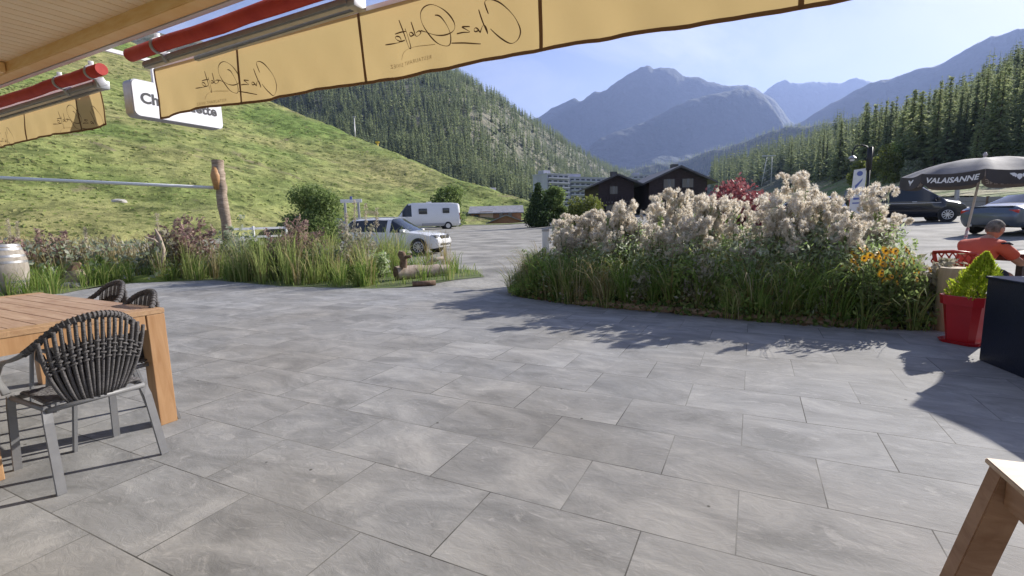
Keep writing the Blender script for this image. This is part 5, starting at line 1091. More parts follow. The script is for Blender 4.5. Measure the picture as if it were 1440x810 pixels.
mb = MB(); mb.lathe([(.085, -.02), (.085, -.016)], (-.24, 0, bt-.14), 18, 'y'); mb.prism([(-.36, -.017, bt-.55), (-.14, -.017, bt-.3), (-.17, -.017, bt-.4), (-.34, -.017, bt-.66)], (0, .002, 0)); mb.prism([(-.34, -.017, bt-.78), (-.26, -.017, bt-.66), (-.2, -.017, bt-.82)], (0, .002, 0))
mb.box((-.28, -.016, bt-1.0), (.2, .004, .07)); mb.box((-.29, -.016, bt-1.15), (.22, .004, .045)); mb.build('banner_print', M['bannerblue'], bn)
# white board on two posts
p = at(497, 330, 24); z0 = park_z(p.x, p.y); e = empty('notice_board', (p.x, p.y, z0), 0, 'small white board on two posts rising behind the car roof', 'sign'); tz = at(497, 282.5, 24).z-z0
mb = MB(); mb.box((0, 0, tz), (1.05, .04, .17), bevel=.01); mb.build('board', M['white'], e)
for s_ in (-.33, .33): mb = MB(); mb.bar((s_, .05, 0), (s_, .05, tz+.02), .1, .08); mb.build('post', M['greymetal'], e)
mb = MB(); mb.box((0, 0, tz+.14), (.12, .05, .16), bevel=.02); mb.build('finial', M['bannerblue'], e)
# ski-lift masts
def mast(px, ytop, ybot, Y, label, m, th, arm):
    a = at(px, ybot, Y); b = at(px+2, ytop, Y); e = empty('lift_mast', a, 0, label, 'mast'); h = b.z-a.z; mb = MB(); mb.tube([(0, 0, -3), (0, 0, h)], [th, th*.7], 6); mb.build('pole', m, e); mb = MB(); mb.bar((-arm, 0, h), (arm, 0, h), th*1.3, th*1.3); mb.build('crossarm', m, e)
mast(500, 164, 200, 190, 'thin pale grey lift mast on the crest between meadow and conifers', M['greymetal'], .28, .6)
M['yellowpaint'] = mat('yellow_paint', (.6, .42, .02), .5); mast(532, 200, 222, 170, 'short yellow mast on the crest of the grassy hill', M['yellowpaint'], .4, .6)
a = at(1078, 252, 300); b = at(1082, 219, 300); e = empty('lattice_pylon', a, 0, 'white lattice lift pylon in front of the dark conifers right of centre', 'pylon'); h = b.z-a.z
for s_ in (-1, 1): mb = MB(); mb.tube([(s_*3.0, 0, -4), (s_*1.5+1.2, 0, h)], [.22, .16], 5); mb.build('leg', M['white'], e)
mb = MB(); mb.bar((-3.4, 0, h), (5, 0, h), .5, .5); mb.build('crossarm', M['white'], e)
mb = MB()
for k in range(4): t0_, t1_ = k/4, (k+1)/4; f = lambda t, s_: (s_*3*(1-t)+(s_*1.5+1.2)*t, 0, h*t); mb.bar(f(t0_, -1), f(t1_, 1), .1, .1)
mb.build('bracing', M['white'], e)

# ------------------------------------------------------------------ carved post, white pole, barrel, log, stump, rocks
M['greywood'] = wood('weathered_trunk_wood', (.16, .11, .07), (.42, .33, .25), .8, (2, 2, 9), 1.5, .5)
p = at(322, 350, 14.5); p.z = 0; tz = at(306, 225, 14.5).z; e = empty('carved_post', p, 0, 'tall weathered carved tree-trunk post holding the end of the white pole', 'post')
g = random.Random(3); pts = [(0, 0, -.1), (.02, 0, .4), (-.02, .02, .9), (.0, 0, 1.4), (-.03, 0, 1.85), (-.05, 0, 2.2), (-.02, 0, 2.4), (-.06, 0, 2.6), (-.05, 0, 2.82), (-.07, 0, 2.88), (-.07, 0, tz)]
mb = MB(); mb.tube(pts, [.17, .155, .15, .145, .15, .145, .15, .15, .155, .15, .15], 14)
for v in mb.bm.verts: v.co += Vector((noise.noise(v.co*4), noise.noise(v.co*4+Vector((9, 0, 0))), 0))*.03
mb.build('trunk', M['greywood'], e, 60); M['cutwood'] = wood('carved_bare_wood', (.38, .18, .06), (.5, .28, .12), stretch=(2, 2, 7)); mb = MB(); mb.tube([(-.08, -.11, tz-.85), (-.1, -.12, tz-.45), (-.1, -.1, tz-.2)], [.09, .13, .07], 10); mb.build('carved_face', M['cutwood'], e)
a = at(304, 264, 14.4); b = at(0, 250, 13.4); dv = (b-a).normalized(); mb = MB(); mb.tube([a+dv*-.08, a.lerp(b, .4)+Vector((0, 0, -.0)), b+dv*3.0], [.042, .045, .05], 12); tag(mb.build('white_pole', M['white']), 'long white metal pole running left from the carved post across the meadow', 'pole')
M['barrelwood'] = wood('grey_oak_staves', (.2, .17, .13), (.38, .34, .29), .75, (1.5, 1.5, .5), 4, .4); M['hoop'] = mat('galvanised_hoop', (.42, .43, .44), .45, metallic=.7, c2=(.3, .28, .26), scale=8)
p = at(11, 414, 9.9); p.z = 0; e = empty('oak_barrel', p, 0, 'old oak wine barrel with metal hoops at the left edge of the terrace', 'barrel'); Hb = at(6, 343, 10.2).z
prof = lambda t: .29+.09*math.sin(math.pi*t)
mb = MB(); mb.lathe([(prof(k/14), Hb*k/14) for k in range(15)], (0, 0, 0), 36)
for v in mb.bm.verts:
    a = math.atan2(v.co.y, v.co.x); 
    v.co.x *= 1+.006*((int(a*18/math.pi) % 2)); v.co.y *= 1+.006*((int(a*18/math.pi) % 2))
mb.build('staves', M['barrelwood'], e, 50)
for t in (.03, .13, .24, .38, .64, .76, .9, .97):
    if t in (.38,): continue
    mb = MB(); r1, r2 = prof(t-.02)+.006, prof(t+.03)+.006; mb.lathe([(r1, Hb*(t-.018)), (r2, Hb*(t+.028))], (0, 0, 0), 36); mb.build('hoop', M['hoop'], e, 50)
mb = MB(); mb.lathe([(.25, Hb*.99), (.24, Hb*.995)], (0, 0, 0), 24); mb.build('lid', M['barrelwood'], e)
# the fallen log with branch stub
M['logbark'] = wood('pale_log_bark', (.2, .14, .1), (.48, .4, .32), .85, (9, 2, 2), 1.5, .7)
la = gnd(556, 394)+Vector((0, .1, .14)); lb_ = gnd(628, 392)+Vector((.15, 1.6, .12)); lb_ = at(630, 378, 11.4)
e = empty('fallen_log', (la.x, la.y, 0), 0, 'pale fallen log with a broken branch stub lying at the terrace edge', 'log')
mb = MB(); n_ = 9; mb.tube([la.lerp(lb_, k/n_)-e.location+Vector((0, 0, .01*math.sin(k*2))) for k in range(n_+1)], [.165-.006*k+.008*math.sin(k*3.1) for k in range(n_+1)], 14)
for v in mb.bm.verts: v.co += Vector((0, noise.noise(v.co*5), noise.noise(v.co*5+Vector((5, 0, 0)))))*.025
mb.build('trunk', M['logbark'], e, 55)
M['cutdark'] = mat('dark_cut_end', (.1, .06, .035), .9, c2=(.22, .14, .09), scale=18)
dvl = (la-lb_).normalized(); mb = MB(); mb.tube([Vector((0, 0, la.z))+dvl*.0, Vector((0, 0, la.z))+dvl*.012], [.155, .15], 14); mb.build('cut_end', M['cutdark'], e)
sb = at(567, 376, 10.6)-e.location; mb = MB(); mb.tube([sb, sb+Vector((.02, 0, .16)), sb+Vector((-.02, 0, .3)), sb+Vector((-.01, 0, .35))], [.085, .08, .09, .07], 10); mb.tube([sb+Vector((0, 0, .22)), sb+Vector((.2, -.05, .24))], [.05, .03], 8); mb.build('branch_stub', M['cutdark'], e, 50)
a = at(600, 370, 11.8); b = at(618, 364, 12.0); mb = MB(); mb.tube([a-Vector((.1, 0, .1)), a.lerp(b, .5)+Vector((0, 0, .02)), b+Vector((.1, 0, .03))], [.05, .06, .035], 8); tag(mb.build('driftwood', M['logbark']), 'small pale piece of driftwood lying just behind the fallen log', 'driftwood')
p = gnd(597, 402); mb = MB(); mb.tube([p+Vector((-.25, .05, .03)), p+Vector((.2, .15, .04))], [.06, .05], 8); tag(mb.build('branch', M['cutdark']), 'dark broken branch lying on the ground under the fallen log', 'branch')
p = at(106, 385, 11.2); p.z = 0; e = empty('tree_stump', p, .4, 'small angular wooden stump in the weeds right of the barrel', 'stump'); mb = MB(); mb.tube([(0, 0, -.05), (.02, 0, .2), (.0, 0, .34)], [.24, .2, .16], 9); mb.build('stump', M['greywood'], e, 40); mb = MB(); mb.tube([(-.04, 0, .3), (.02, 0, .45), (.12, 0, .5)], [.12, .1, .04], 8); mb.build('knob', M['cutdark'], e, 40)
M['stone'] = mat('pale_field_stone', (.28, .26, .22), .9, c2=(.48, .46, .42), scale=6, bump=.5)
def stone(px, py, Y, s, label, name='rock', m=None, z=.0, dz=None):
    p = at(px, py, Y); p.z = z if dz is None else p.z+dz; mb = MB(); r = bmesh.ops.create_icosphere(mb.bm, subdivisions=3, radius=1)
    for v in mb.bm.verts: v.co *= 1+.3*noise.noise(v.co*1.3+p); v.co = Vector((v.co.x*s[0], v.co.y*s[1], v.co.z*s[2]))+p
    return tag(mb.build(name, m or M['stone'], None, 40), label, 'rock')
stone(180, 385, 11.9, (.3, .22, .13), 'pale mossy stone in the low grass between stump and bent branch')
stone(150, 378, 12.6, (.35, .3, .17), 'greyish stone half hidden in weeds behind the pale mossy stone')
stone(100, 398, 10.9, (.22, .2, .1), 'dark low stone in the grass just in front of the small stump')
pb = at(165, 284, 40); bp0 = on_meadow(166, 284); stone(166, 284, bp0.y, (bp0.y*.016, bp0.y*.013, bp0.y*.006), 'grey boulder lying alone on the lower meadow hillside', dz=0)
M['moss'] = mat('bright_moss', (.12, .17, .02), .95, c2=(.2, .24, .04), scale=8, bump=.6)
stone(206, 388, 11.8, (.75, .35, .12), 'bright green moss mound left of the bent branch', 'moss_mound', M['moss'])
p = at(222, 382, 11.9); p.z = 0; mb = MB(); mb.tube([p, p+Vector((.12, 0, .4)), p+Vector((.2, 0, .75)), p+Vector((.14, 0, 1.05)), p+Vector((.06, 0, 1.25))], [.05, .055, .05, .04, .02], 8); mb.tube([p+Vector((.2, 0, .75)), p+Vector((.0, .02, .98)), p+Vector((-.2, .02, 1.05))], [.035, .03, .015], 7); tag(mb.build('bent_branch', M['logbark'], None, 50), 'upright bent pale driftwood branch standing left of the purple-brown shrub', 'branch')
# white bollard post
p = at(768, 393, 9.6); p.z = 0; tz = at(768, 321, 9.6).z; e = empty('white_bollard', p, 0, 'white square marker post at the left tip of the planted bed', 'post'); mb = MB(); mb.box((0, 0, tz/2-.03), (.13, .13, tz-.06), bevel=.008); mb.build('shaft', M['white'], e)
mb = MB(); mb.prism([(-.07, -.07, tz-.06), (.07, -.07, tz-.06), (.07, -.07, tz), (-.07, -.07, tz-.02)], (0, .14, 0)); mb.build('cap', M['greymetal'], e)

# ------------------------------------------------------------------ the table and chairs on the left
M['teak'] = wood('oiled_teak', (.33, .19, .1), (.48, .31, .17), .5, (1, 12, 12), 2.5, .15)
M['teakleg'] = wood('teak_legs', (.36, .19, .08), (.5, .3, .15), .5, (9, 9, 1.2), 2.0, .12)
M['weathtop'] = wood('weathered_table_top', (.3, .18, .12), (.5, .36, .26), .6, (1, 10, 10), 2.2, .25)
Rc = gnd(231, 433, .75); uT = Vector((math.sin(R_(-61)), math.cos(R_(-61)), 0)); vT = Vector((uT.y*-1, uT.x, 0)); vT = Vector((math.sin(R_(-151)), math.cos(R_(-151)), 0))
TL, TW = 1.95, .92
e = empty('wooden_table', Rc+uT*TL/2+vT*TW/2-Vector((0, 0, .75)), 0, 'solid teak dining table with thick square legs at the left edge of the terrace', 'table'); e.rotation_euler = (0, 0, math.atan2(uT.y, uT.x))
# local x runs along uT, local y = +90deg from it; vT sits on local +y side?
ly = Vector((-uT.y, uT.x, 0)); sgn = 1 if ly.dot(vT) > 0 else -1
hx, hy = TL/2, TW/2
npl = 8
for k in range(npl):
    y0 = -hy+.0+(TW)*(k+.5)/npl; mb = MB(); mb.box((.0, y0, .735), (TL-.2, TW/npl-.006, .03), bevel=.002); mb.build('plank', M['weathtop'], e)
for s_ in (-1, 1): mb = MB(); mb.box((s_*(hx-.05), 0, .736), (.098, TW, .032), bevel=.003); mb.build('end_board', M['teak'], e)
for s_ in (-1, 1): mb = MB(); mb.box((0, s_*(hy-.02), .675), (TL-.22, .03, .09)); mb.build('apron', M['teakleg'], e)
for s_ in (-1, 1): mb = MB(); mb.box((s_*(hx-.02), 0, .675), (.03, TW-.22, .09)); mb.build('apron', M['teakleg'], e)
for sx in (-1, 1):
    for sy in (-1, 1): mb = MB(); mb.box((sx*(hx-.052), sy*(hy-.052), .359), (.1, .1, .718), bevel=.004); mb.build('leg', M['teakleg'], e)
M['wicker'] = mat('grey_brown_wicker', (.055, .052, .055), .55, c2=(.12, .112, .11), scale=30, stretch=(1, 1, 6), bump=.5, bscale=60, spec=.5)
M['wickerdark'] = mat('dark_wicker', (.022, .017, .017), .5, c2=(.045, .035, .033), scale=25, bump=.5, bscale=70, spec=.5)
M['chairmetal'] = mat('grey_chair_tube', (.17, .17, .172), .5, metallic=.1, c2=(.2, .2, .2), scale=14)
def make_chair(wick, label):
    e = empty('wicker_chair', (0, 0, 0), 0, label, 'chair'); zs = .43
    # back surface: parameter a in [-1,1], height h in [0,1]
    def B(a, h):
        hw = .125+.125*h**.8+.02*math.sin(h*3.1); top = .865-.10*a*a; z = zs-.02+(top-zs+.02)*h
        return Vector((hw*a*1.0, -.195-.075*h-.05*(1-a*a)*(.4+.6*h), z))
    ns_ = 17; mb = MB()
    for k in range(ns_):
        a = -1+2*k/(ns_-1); mb.tube([B(a, h)+Vector((0, .004*(k % 2), 0)) for h in (0, .12, .25, .4, .55, .7, .85, 1)], [.009, .011, .0115, .0115, .0115, .0115, .011, .010], 6)
    mb.build('back_strands', wick, e)
    mb = MB()
    for k in range(ns_-1):
        a = -1+2*(k+.5)/(ns_-1); mb.tube([B(a, h)+Vector((0, .022, 0)) for h in (0, .12, .25, .4, .55, .7, .78)], [.008, .010, .0115, .012, .012, .011, .006], 5)
    mb.build('inner_strands', M['wickerdark'], e)
    mb = MB()
    for r in range(5):
        h = .50+.05*r; pts = []
        for k in range(ns_*2-1):
            a = -1+k/(ns_-1); q = B(a, h); q.y += (.014 if (k//2+r) % 2 else -.014)*(1 if k % 2 == 0 else 0); pts.append(q)
        mb.tube(pts, .0065, 5)
    mb.build('back_weave', wick, e)
    # rim arch and arms in one sweep
    rim = [(-.285, .2, .60), (-.29, .1, .635), (-.285, -.02, .66), (-.265, -.13, .70), (-.235, -.22, .755), (-.16, -.275, .825), (-.08, -.312, .858), (0, -.322, .868)]
    rim = [Vector(p) for p in rim]+[Vector((-p[0], p[1], p[2])) for p in rim[-2::-1]]
    fine = []
    for i in range(len(rim)-1):
        p = [rim[max(i-1, 0)], rim[i], rim[i+1], rim[min(i+2, len(rim)-1)]]
        for s_ in range(4):
            f = s_/4; fine.append(0.5*(2*p[1]+(p[2]-p[0])*f+(2*p[0]-5*p[1]+4*p[2]-p[3])*f*f+(3*p[1]-p[0]-3*p[2]+p[3])*f**3))
    fine.append(rim[-1])
    mb = MB(); mb.tube(fine[12:-12], .0165, 8); 
    m = len(fine)
    for i in range(12, m-12):   # wound cane
        mb.tube([fine[i]+Vector((-.0001, 0, 0)), fine[i]+(fine[i+1]-fine[i])*.45], .0195, 8)
    mb.build('wrapped_rim', wick, e)
    for sg in (0, 1):
        seg = fine[:14] if sg == 0 else fine[-14:][::-1]
        s_ = -1 if sg == 0 else 1
        arm = [Vector((s_*.262, .215, .44)), Vector((s_*.275, .245, .5)), Vector((s_*.285, .235, .57))]+seg
        mb = MB(); mb.tube(arm, .029, 8, flat=.34, upv=(0, 0, 1)); mb.build('arm', M['chairmetal'], e)
    # seat
    mb = MB(); nxs, nys = 14, 13
    def St(x, y): return Vector((x*(.235-.03*y), -.2+.42*y+.0, zs+.012-.02*math.sin(math.pi*y)*(1-x*x)-.03*max(0, y-.85)*5))
    for k in range(nys*2):
        y = (k+.5)/(nys*2); mb.tube([St(-1+2*i/nxs, y)+Vector((0, 0, .004*((i+k) % 2))) for i in range(nxs+1)], .0082, 5)
    mb.build('woven_seat', wick, e)
    mb = MB(); mb.tube([(-.24, -.21, zs-.012), (-.235, .0, zs-.02), (-.25, .21, zs-.012)], .014, 8); mb.tube([(.24, -.21, zs-.012), (.235, .0, zs-.02), (.25, .21, zs-.012)], .014, 8); mb.tube([(-.25, .21, zs-.02), (.25, .21, zs-.02)], .014, 8); mb.tube([(-.24, -.21, zs-.02), (.24, -.21, zs-.02)], .014, 8); mb.build('seat_frame', M['chairmetal'], e)
    for s_ in (-1, 1):
        mb = MB(); mb.tube([(s_*.225, -.17, zs-.01), (s_*.238, -.205, zs-.03), (s_*.245, -.225, zs-.08), (s_*.262, -.30, .0)], .030, 4, flat=.42, upv=(0, 1, 0)); [setattr(f, 'smooth', False) for f in mb.bm.faces]; mb.build('leg', M['chairmetal'], e)
        mb = MB(); mb.tube([(s_*.25, .2, zs+.0), (s_*.252, .22, zs-.06), (s_*.258, .262, 0)], .028, 4, flat=.42, upv=(0, 1, 0)); [setattr(f, 'smooth', False) for f in mb.bm.faces]; mb.build('leg', M['chairmetal'], e)
    return e
ch = make_chair(M['wicker'], 'grey wicker armchair nearest the camera at the short end of the teak table'); index(ch)
def face(px_az): return -px_az
def put(o, x, y, az): o.location = (x, y, 0); o.rotation_euler = (0, 0, -R_(az))
P1, P2 = gnd(97, 693), gnd(228, 641); mid_ = (P1+P2)/2; dd = (P2-P1).normalized(); az_f = math.degrees(math.atan2(-dd.y, dd.x)) ; fdir = Vector((-dd.y, dd.x, 0)); azf = math.degrees(math.atan2(fdir.x, fdir.y))
put(ch, *(mid_+fdir*.30)[:2], azf); ch.scale = (P2-P1).length/.524, 1.0, 1.0
ch.scale = (.86, .95, .965)
def dup_chair(px, py, az, label, dark=True):
    c = copy_tree(ch); p = gnd(px, py, .85); put(c, p.x, p.y, az); c.scale = (.95, .95, 1); c['label'] = label
    return c
def chair_at_top(px, py, az, label):   # back crown seen at this pixel
    p = gnd(px, py, .868); f = Vector((math.sin(R_(az)), math.cos(R_(az)), 0)); c = copy_tree(ch); put(c, *(p+f*.31)[:2], az); c['label'] = label; return c
chair_at_top(212, 403, 212, 'dark wicker armchair behind the table, right of its twin, back half hidden by the tabletop')
chair_at_top(168, 391, 209, 'dark wicker armchair behind the table, the one farther from the teak corner leg')
c = copy_tree(ch); put(c, -3.55, 2.45, 32); c['label'] = 'wicker armchair tucked under the near long side of the table, mostly outside the frame'

# ------------------------------------------------------------------ wooden bench at the lower right corner
M['benchwood'] = wood('brown_bench_wood', (.24, .12, .055), (.38, .22, .12), .6, (2, 2, 8), 2.5, .2); M['benchtop'] = wood('pale_bench_board', (.42, .28, .17), (.56, .42, .28), .6, (2, 9, 9), 2.5, .2)
c0 = gnd(1385, 643, .45); aB = Vector((math.sin(R_(112)), math.cos(R_(112)), 0)); aA = Vector((math.sin(R_(208)), math.cos(R_(208)), 0))
aA = Vector((aB.y, -aB.x, 0)); 
e = empty('wooden_bench', c0+aB*.2+aA*.55-Vector((0, 0, .45)), 0, 'brown wooden bench or trestle cut off by the lower right corner of the frame', 'bench')
def wl(a, b, z): return c0+aB*a+aA*b+Vector((0, 0, z-.45))
for k in range(3): mb = MB(); mb.bar(wl(.065+k*.135, 0, .441), wl(.065+k*.135, 1.3, .441), .13, .018, bevel=.003); chb(mb, 'board', M['benchtop'], e)
mb = MB(); mb.bar(wl(.03, .09, .385), wl(.03, 1.22, .385), .025, .09); chb(mb, 'apron', M['benchwood'], e)
mb = MB(); mb.bar(wl(.37, .09, .385), wl(.37, 1.22, .385), .025, .09); chb(mb, 'apron', M['benchwood'], e)
for b_ in (.05, 1.22):
    for a_, s_ in ((.05, -.10), (.35, .10)):
        mb = MB(); mb.bar(wl(a_, b_, .431), wl(a_+s_, b_, -.0), .07, .085, up=tuple(aB), bevel=.003); chb(mb, 'leg', M['benchwood'], e)

# ------------------------------------------------------------------ round wooden post, red pot with thuja, dark planter
M['postwood'] = wood('round_palisade_wood', (.3, .22, .12), (.46, .36, .22), .75, (5, 5, .8), 2.5, .4)
p = gnd(1349, 466)+Vector((0, .12, 0)); tz = at(1349, 376, p.y).z
mb = MB(); mb.lathe([(.128, -.1), (.13, .1), (.127, tz-.012), (.118, tz)], p, 24)
tag(mb.build('wooden_post', M['postwood'], None, 40), 'thick round pale wooden post at the right end of the planted bed', 'post')
mb = MB(); mb.lathe([(.12, -.1), (.122, tz-.05), (.11, tz-.04)], p+Vector((.27, .1, 0)), 24); tag(mb.build('wooden_post', M['postwood'], None, 40), 'second round wooden post partly hidden behind the golden thuja', 'post')
M['redpot'] = mat('glossy_red_plastic', (.42, .012, .018), .38, c2=(.36, .012, .018), scale=3, spec=.5)
pp = gnd(1362, 483)+Vector((.0, .04, 0)); ph = .455
e = empty('red_flower_pot', pp, R_(20), 'bright red tapered square plastic flower pot beside the dark planter', 'flower pot')
def octo(r, c=.32): 
    k = r*(1-c); return [(r, -k), (r, k), (k, r), (-k, r), (-r, k), (-r, -k), (-k, -r), (k, -r)]
def octl(mb, levels):
    rings = [[mb.bm.verts.new((x, y, z)) for x, y in octo(r)] for r, z in levels]
    for a, b in zip(rings, rings[1:]):
        for k in range(8): mb.bm.faces.new((a[k], a[(k+1) % 8], b[(k+1) % 8], b[k]))
    mb.bm.faces.new(rings[0][::-1]); mb.bm.faces.new(rings[-1]); return mb
mb = MB(); octl(mb, [(.115, .015), (.15, ph-.085)]); mb.build('pot_body', M['redpot'], e)
mb = MB(); octl(mb, [(.151, ph-.09), (.168, ph-.088), (.176, ph-.003), (.172, ph), (.16, ph), (.155, ph-.04)]); mb.build('rim', M['redpot'], e)
mb = MB(); octl(mb, [(.15, 0), (.165, .03), (.155, .03), (.145, .012)]); mb.build('saucer', M['redpot'], e)
mb = MB(); octl(mb, [(.15, ph-.045), (.15, ph-.03)]); mb.build('soil', M['soil'], e)
topz = at(1391, 350, pp.y).z-ph+.02; e2 = empty('golden_thuja', pp+Vector((.06, .0, ph-.04)), 0, 'bright yellow-green cone-shaped thuja growing in the red pot', 'plant')
g = np.random.default_rng(8); n = 5200; t = g.uniform(0, 1, n)**1.15; az = g.uniform(0, 2*np.pi, n); lob = 1+.22*np.sin(az*5+t*9)+.16*np.sin(az*9-t*17)+.08*np.sin(az*3+2); rad = .19*np.clip(1.12*(1-t)**.8, 0, .98)*lob*g.uniform(.45, 1.05, n)**.5
lean = .06*t**1.5
P = np.stack([np.cos(az)*rad+lean, np.sin(az)*rad, t*topz*.97+.0], 1); nrm_ = np.stack([np.cos(az)*.55, np.sin(az)*.55, np.full(n, 1.0)], 1)+g.normal(0, .25, (n, 3)); nrm_ /= np.linalg.norm(nrm_, axis=1)[:, None]
b_ = np.cross(nrm_, g.normal(size=(n, 3))); b_ /= np.linalg.norm(b_, axis=1)[:, None]; s_ = g.uniform(.011, .024, n)[:, None]
V_ = np.stack([P-nrm_*s_, P-b_*s_*.35, P+nrm_*s_*1.1, P+b_*s_*.35], 1).reshape(-1, 3); link('foliage', npmesh('foliage', V_, np.arange(4*n).reshape(-1, 4)), M['leaf_thuja'], e2)
mb = MB(); mb.tube([(0, 0, -.02), (.02, 0, topz*.6), (.05, 0, topz*.9)], [.012, .008, .003], 6); mb.build('stem', M['stemgrey'], e2)
M['planter'] = mat('dark_blue_planter', (.006, .009, .022), .45, c2=(.012, .016, .034), scale=40, detail=3, bump=.5, bscale=110, spec=.4, bdist=.004)
q0 = gnd(1376, 506); q1 = gnd(1440, 532.5); dq = (q1-q0).normalized(); nq = Vector((dq.y, -dq.x, 0)); nq = nq if nq.x > 0 else -nq; hz = at(1389, 389, q0.y).z; Lq = 1.0
e = empty('dark_planter_box', q0+dq*Lq/2+nq*.2, math.atan2(dq.y, dq.x), 'large dark navy planter box with rough matt sides at the right edge', 'planter')
mb = MB(); mb.box((0, 0, hz/2), (Lq, .4, hz), bevel=.012); b__ = mb.build('box', M['planter'], e, 40)
mb = MB(); mb.box((0, 0, hz-.005), (Lq+.02, .42, .02), bevel=.006); mb.build('rim', M['planter'], e, 40)
mb = MB(); mb.box((-Lq*.35 if 0 else Lq*.33, -.2 if nq.dot(Vector((-dq.y, dq.x, 0))) > 0 else .2, .05), (.05, .012, .02)); mb.build('drain_slot', M['black'], e)

# ------------------------------------------------------------------ parasols
M['parasol'] = mat('black_parasol_cloth', (.05, .045, .045), .7, c2=(.07, .062, .06), scale=3, trans=.12, tcol=(.1, .08, .075), bump=.1)
M['canopytop'] = mat('sunlit_grey_canopy', (.16, .155, .16), .75, c2=(.22, .215, .22), scale=3, trans=.15, tcol=(.2, .18, .17), bump=.2, bscale=6)  # paler than the flap cloth: sunlight on the canopy put into its colour
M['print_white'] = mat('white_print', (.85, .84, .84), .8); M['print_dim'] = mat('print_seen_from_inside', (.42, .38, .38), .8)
M['polepale'] = mat('pale_parasol_pole', (.55, .48, .45), .5); M['poled'] = mat('red_striped_pole_sleeve', (.6, .2, .2), .5, c2=(.75, .6, .58), scale=26, stretch=(.2, .2, 1), lo=.48, hi=.52)
EMB = [[(0, -.052), (.025, -.025), (.032, .012), (.022, .03), (0, .036), (-.022, .03), (-.032, .012), (-.025, -.025)], [(.03, .03), (.06, .05), (.115, .045), (.10, .025), (.085, .018), (.075, 0), (.055, 0), (.05, -.015), (.035, -.01)]]
def make_parasol(loc, R, za, zr, fl, rot, label, base_dx):
    e = empty('parasol', loc, 0, label, 'parasol'); n = 8; top = Vector((0, 0, za))
    cn = [Vector((R*math.cos(rot+2*math.pi*k/n), R*math.sin(rot+2*math.pi*k/n), zr)) for k in range(n)]
    bm = bmesh.new(); 
    for k in range(n):
        a, b = cn[k], cn[(k+1) % n]; m = 6; rows = []
        for i in range(m+1):
            t = i/m; row = []
            for j in range(m+1):
                s_ = j/m; edge = a.lerp(b, s_); q = top.lerp(edge, t); q.z += .07*math.sin(math.pi*t)*1.0-.035*math.sin(math.pi*s_)*t; q.x *= 1-.02*math.sin(math.pi*s_)*t; q.y *= 1-.02*math.sin(math.pi*s_)*t; row.append(bm.verts.new(q))
            rows.append(row)
        for i in range(m):
            for j in range(m):
                f = bm.faces.new((rows[i][j], rows[i][j+1], rows[i+1][j+1], rows[i+1][j])) ; f.smooth = True
    bmesh.ops.remove_doubles(bm, verts=bm.verts, dist=.0005); bmesh.ops.recalc_face_normals(bm, faces=bm.faces); me = bpy.data.meshes.new('canopy'); bm.to_mesh(me); bm.free(); link('canopy', me, M['canopytop'], e)
    for k in range(n):
        a, b = cn[k], cn[(k+1) % n]; ed = (b-a); wd = ed.length; ex = ed.normalized(); nr_ = Vector(((a+b).x, (a+b).y, 0)).normalized()
        def fp_(u, v, off=0): # u -1..1 along, v 0..1 down
            sag = -.035*(1-u*u); return (a+b)/2*1.0+ex*(u*wd/2)+Vector((0, 0, sag-fl*v))+nr_*(.025*v+.012*math.sin(u*5+k)*v+off-.018*(1-u*u))
        bm = bmesh.new(); m = 14; top_r = [bm.verts.new(fp_(-1+2*i/m, 0)) for i in range(m+1)]; mid_r = [bm.verts.new(fp_(-1+2*i/m, .5)) for i in range(m+1)]
        low_r = [bm.verts.new(fp_(-1+2*i/m, 1-.35*max(0, abs(-1+2*i/m)-.8)/.2)) for i in range(m+1)]
        for r0_, r1_ in ((top_r, mid_r), (mid_r, low_r)):
            for i in range(m): bm.faces.new((r0_[i], r0_[i+1], r1_[i+1], r1_[i])).smooth = True
        me = bpy.data.meshes.new('flap'); bm.to_mesh(me); bm.free(); fl_ = link('flap', me, M['parasol'], e)
        for side in (1, -1):
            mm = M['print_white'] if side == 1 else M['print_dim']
            if k % 2 == 1:
                mapped_text('lettering', 'VALAISANNE', .112, lambda x, y, z: fp_(x/(wd/2), .5-y/fl, side*.004), mm, fl_, bold=.0035, shear=.18, space=1.0)
            else:
                mb = MB()
                for sx in (1, -1):
                    for pl in (EMB if sx == 1 else EMB[1:]): mb.face([fp_(sx*x/(wd/2), .45-y/fl, side*.004) for x, y in pl])
                me_ = mb.build('emblem', mm, fl_)
        mb = MB(); mb.bar(top+Vector((0, 0, -.05)), a+Vector((0, 0, -.012)), .012, .012); mb.build('rib', M['greymetal'], e)
    foot = Vector((base_dx, 0, .05)); hinge = Vector((0, 0, za-.7)); mb = MB(); d_ = (top-foot); mb.tube([foot+d_*.42, top+Vector((0, 0, .04))], .017, 10); mb.build('pole', M['polepale'], e)
    mb = MB(); mb.tube([foot, foot+d_*.44], .021, 10); mb.build('pole_sleeve', M['poled'], e); mb = MB(); mb.lathe([(.02, za+.02), (.03, za+.05), (.012, za+.09)], (0, 0, 0), 10); mb.build('finial', M['polepale'], e)
    mb = MB(); mb.lathe([(.26, 0), (.27, .03), (.24, .07), (.05, .08)], (base_dx, 0, 0), 20); mb.build('base', M['greymetal'], e); return e
Yp_ = 8.0; ap = at(1385, 222, Yp_); az_c = math.atan2(ap.y, ap.x)
zr_ = at(1340, 243, Yp_-.1).z
make_parasol((ap.x, ap.y, 0), 1.04, ap.z, zr_, .2, az_c+math.pi+0.02, 'black parasol with white lettering on its flaps shading the seated man', -.28)
make_parasol((6.9, 4.4, 0), 1.35, 2.35, 2.0, .2, 0.3, 'second black parasol just outside the right edge of the frame', 0)

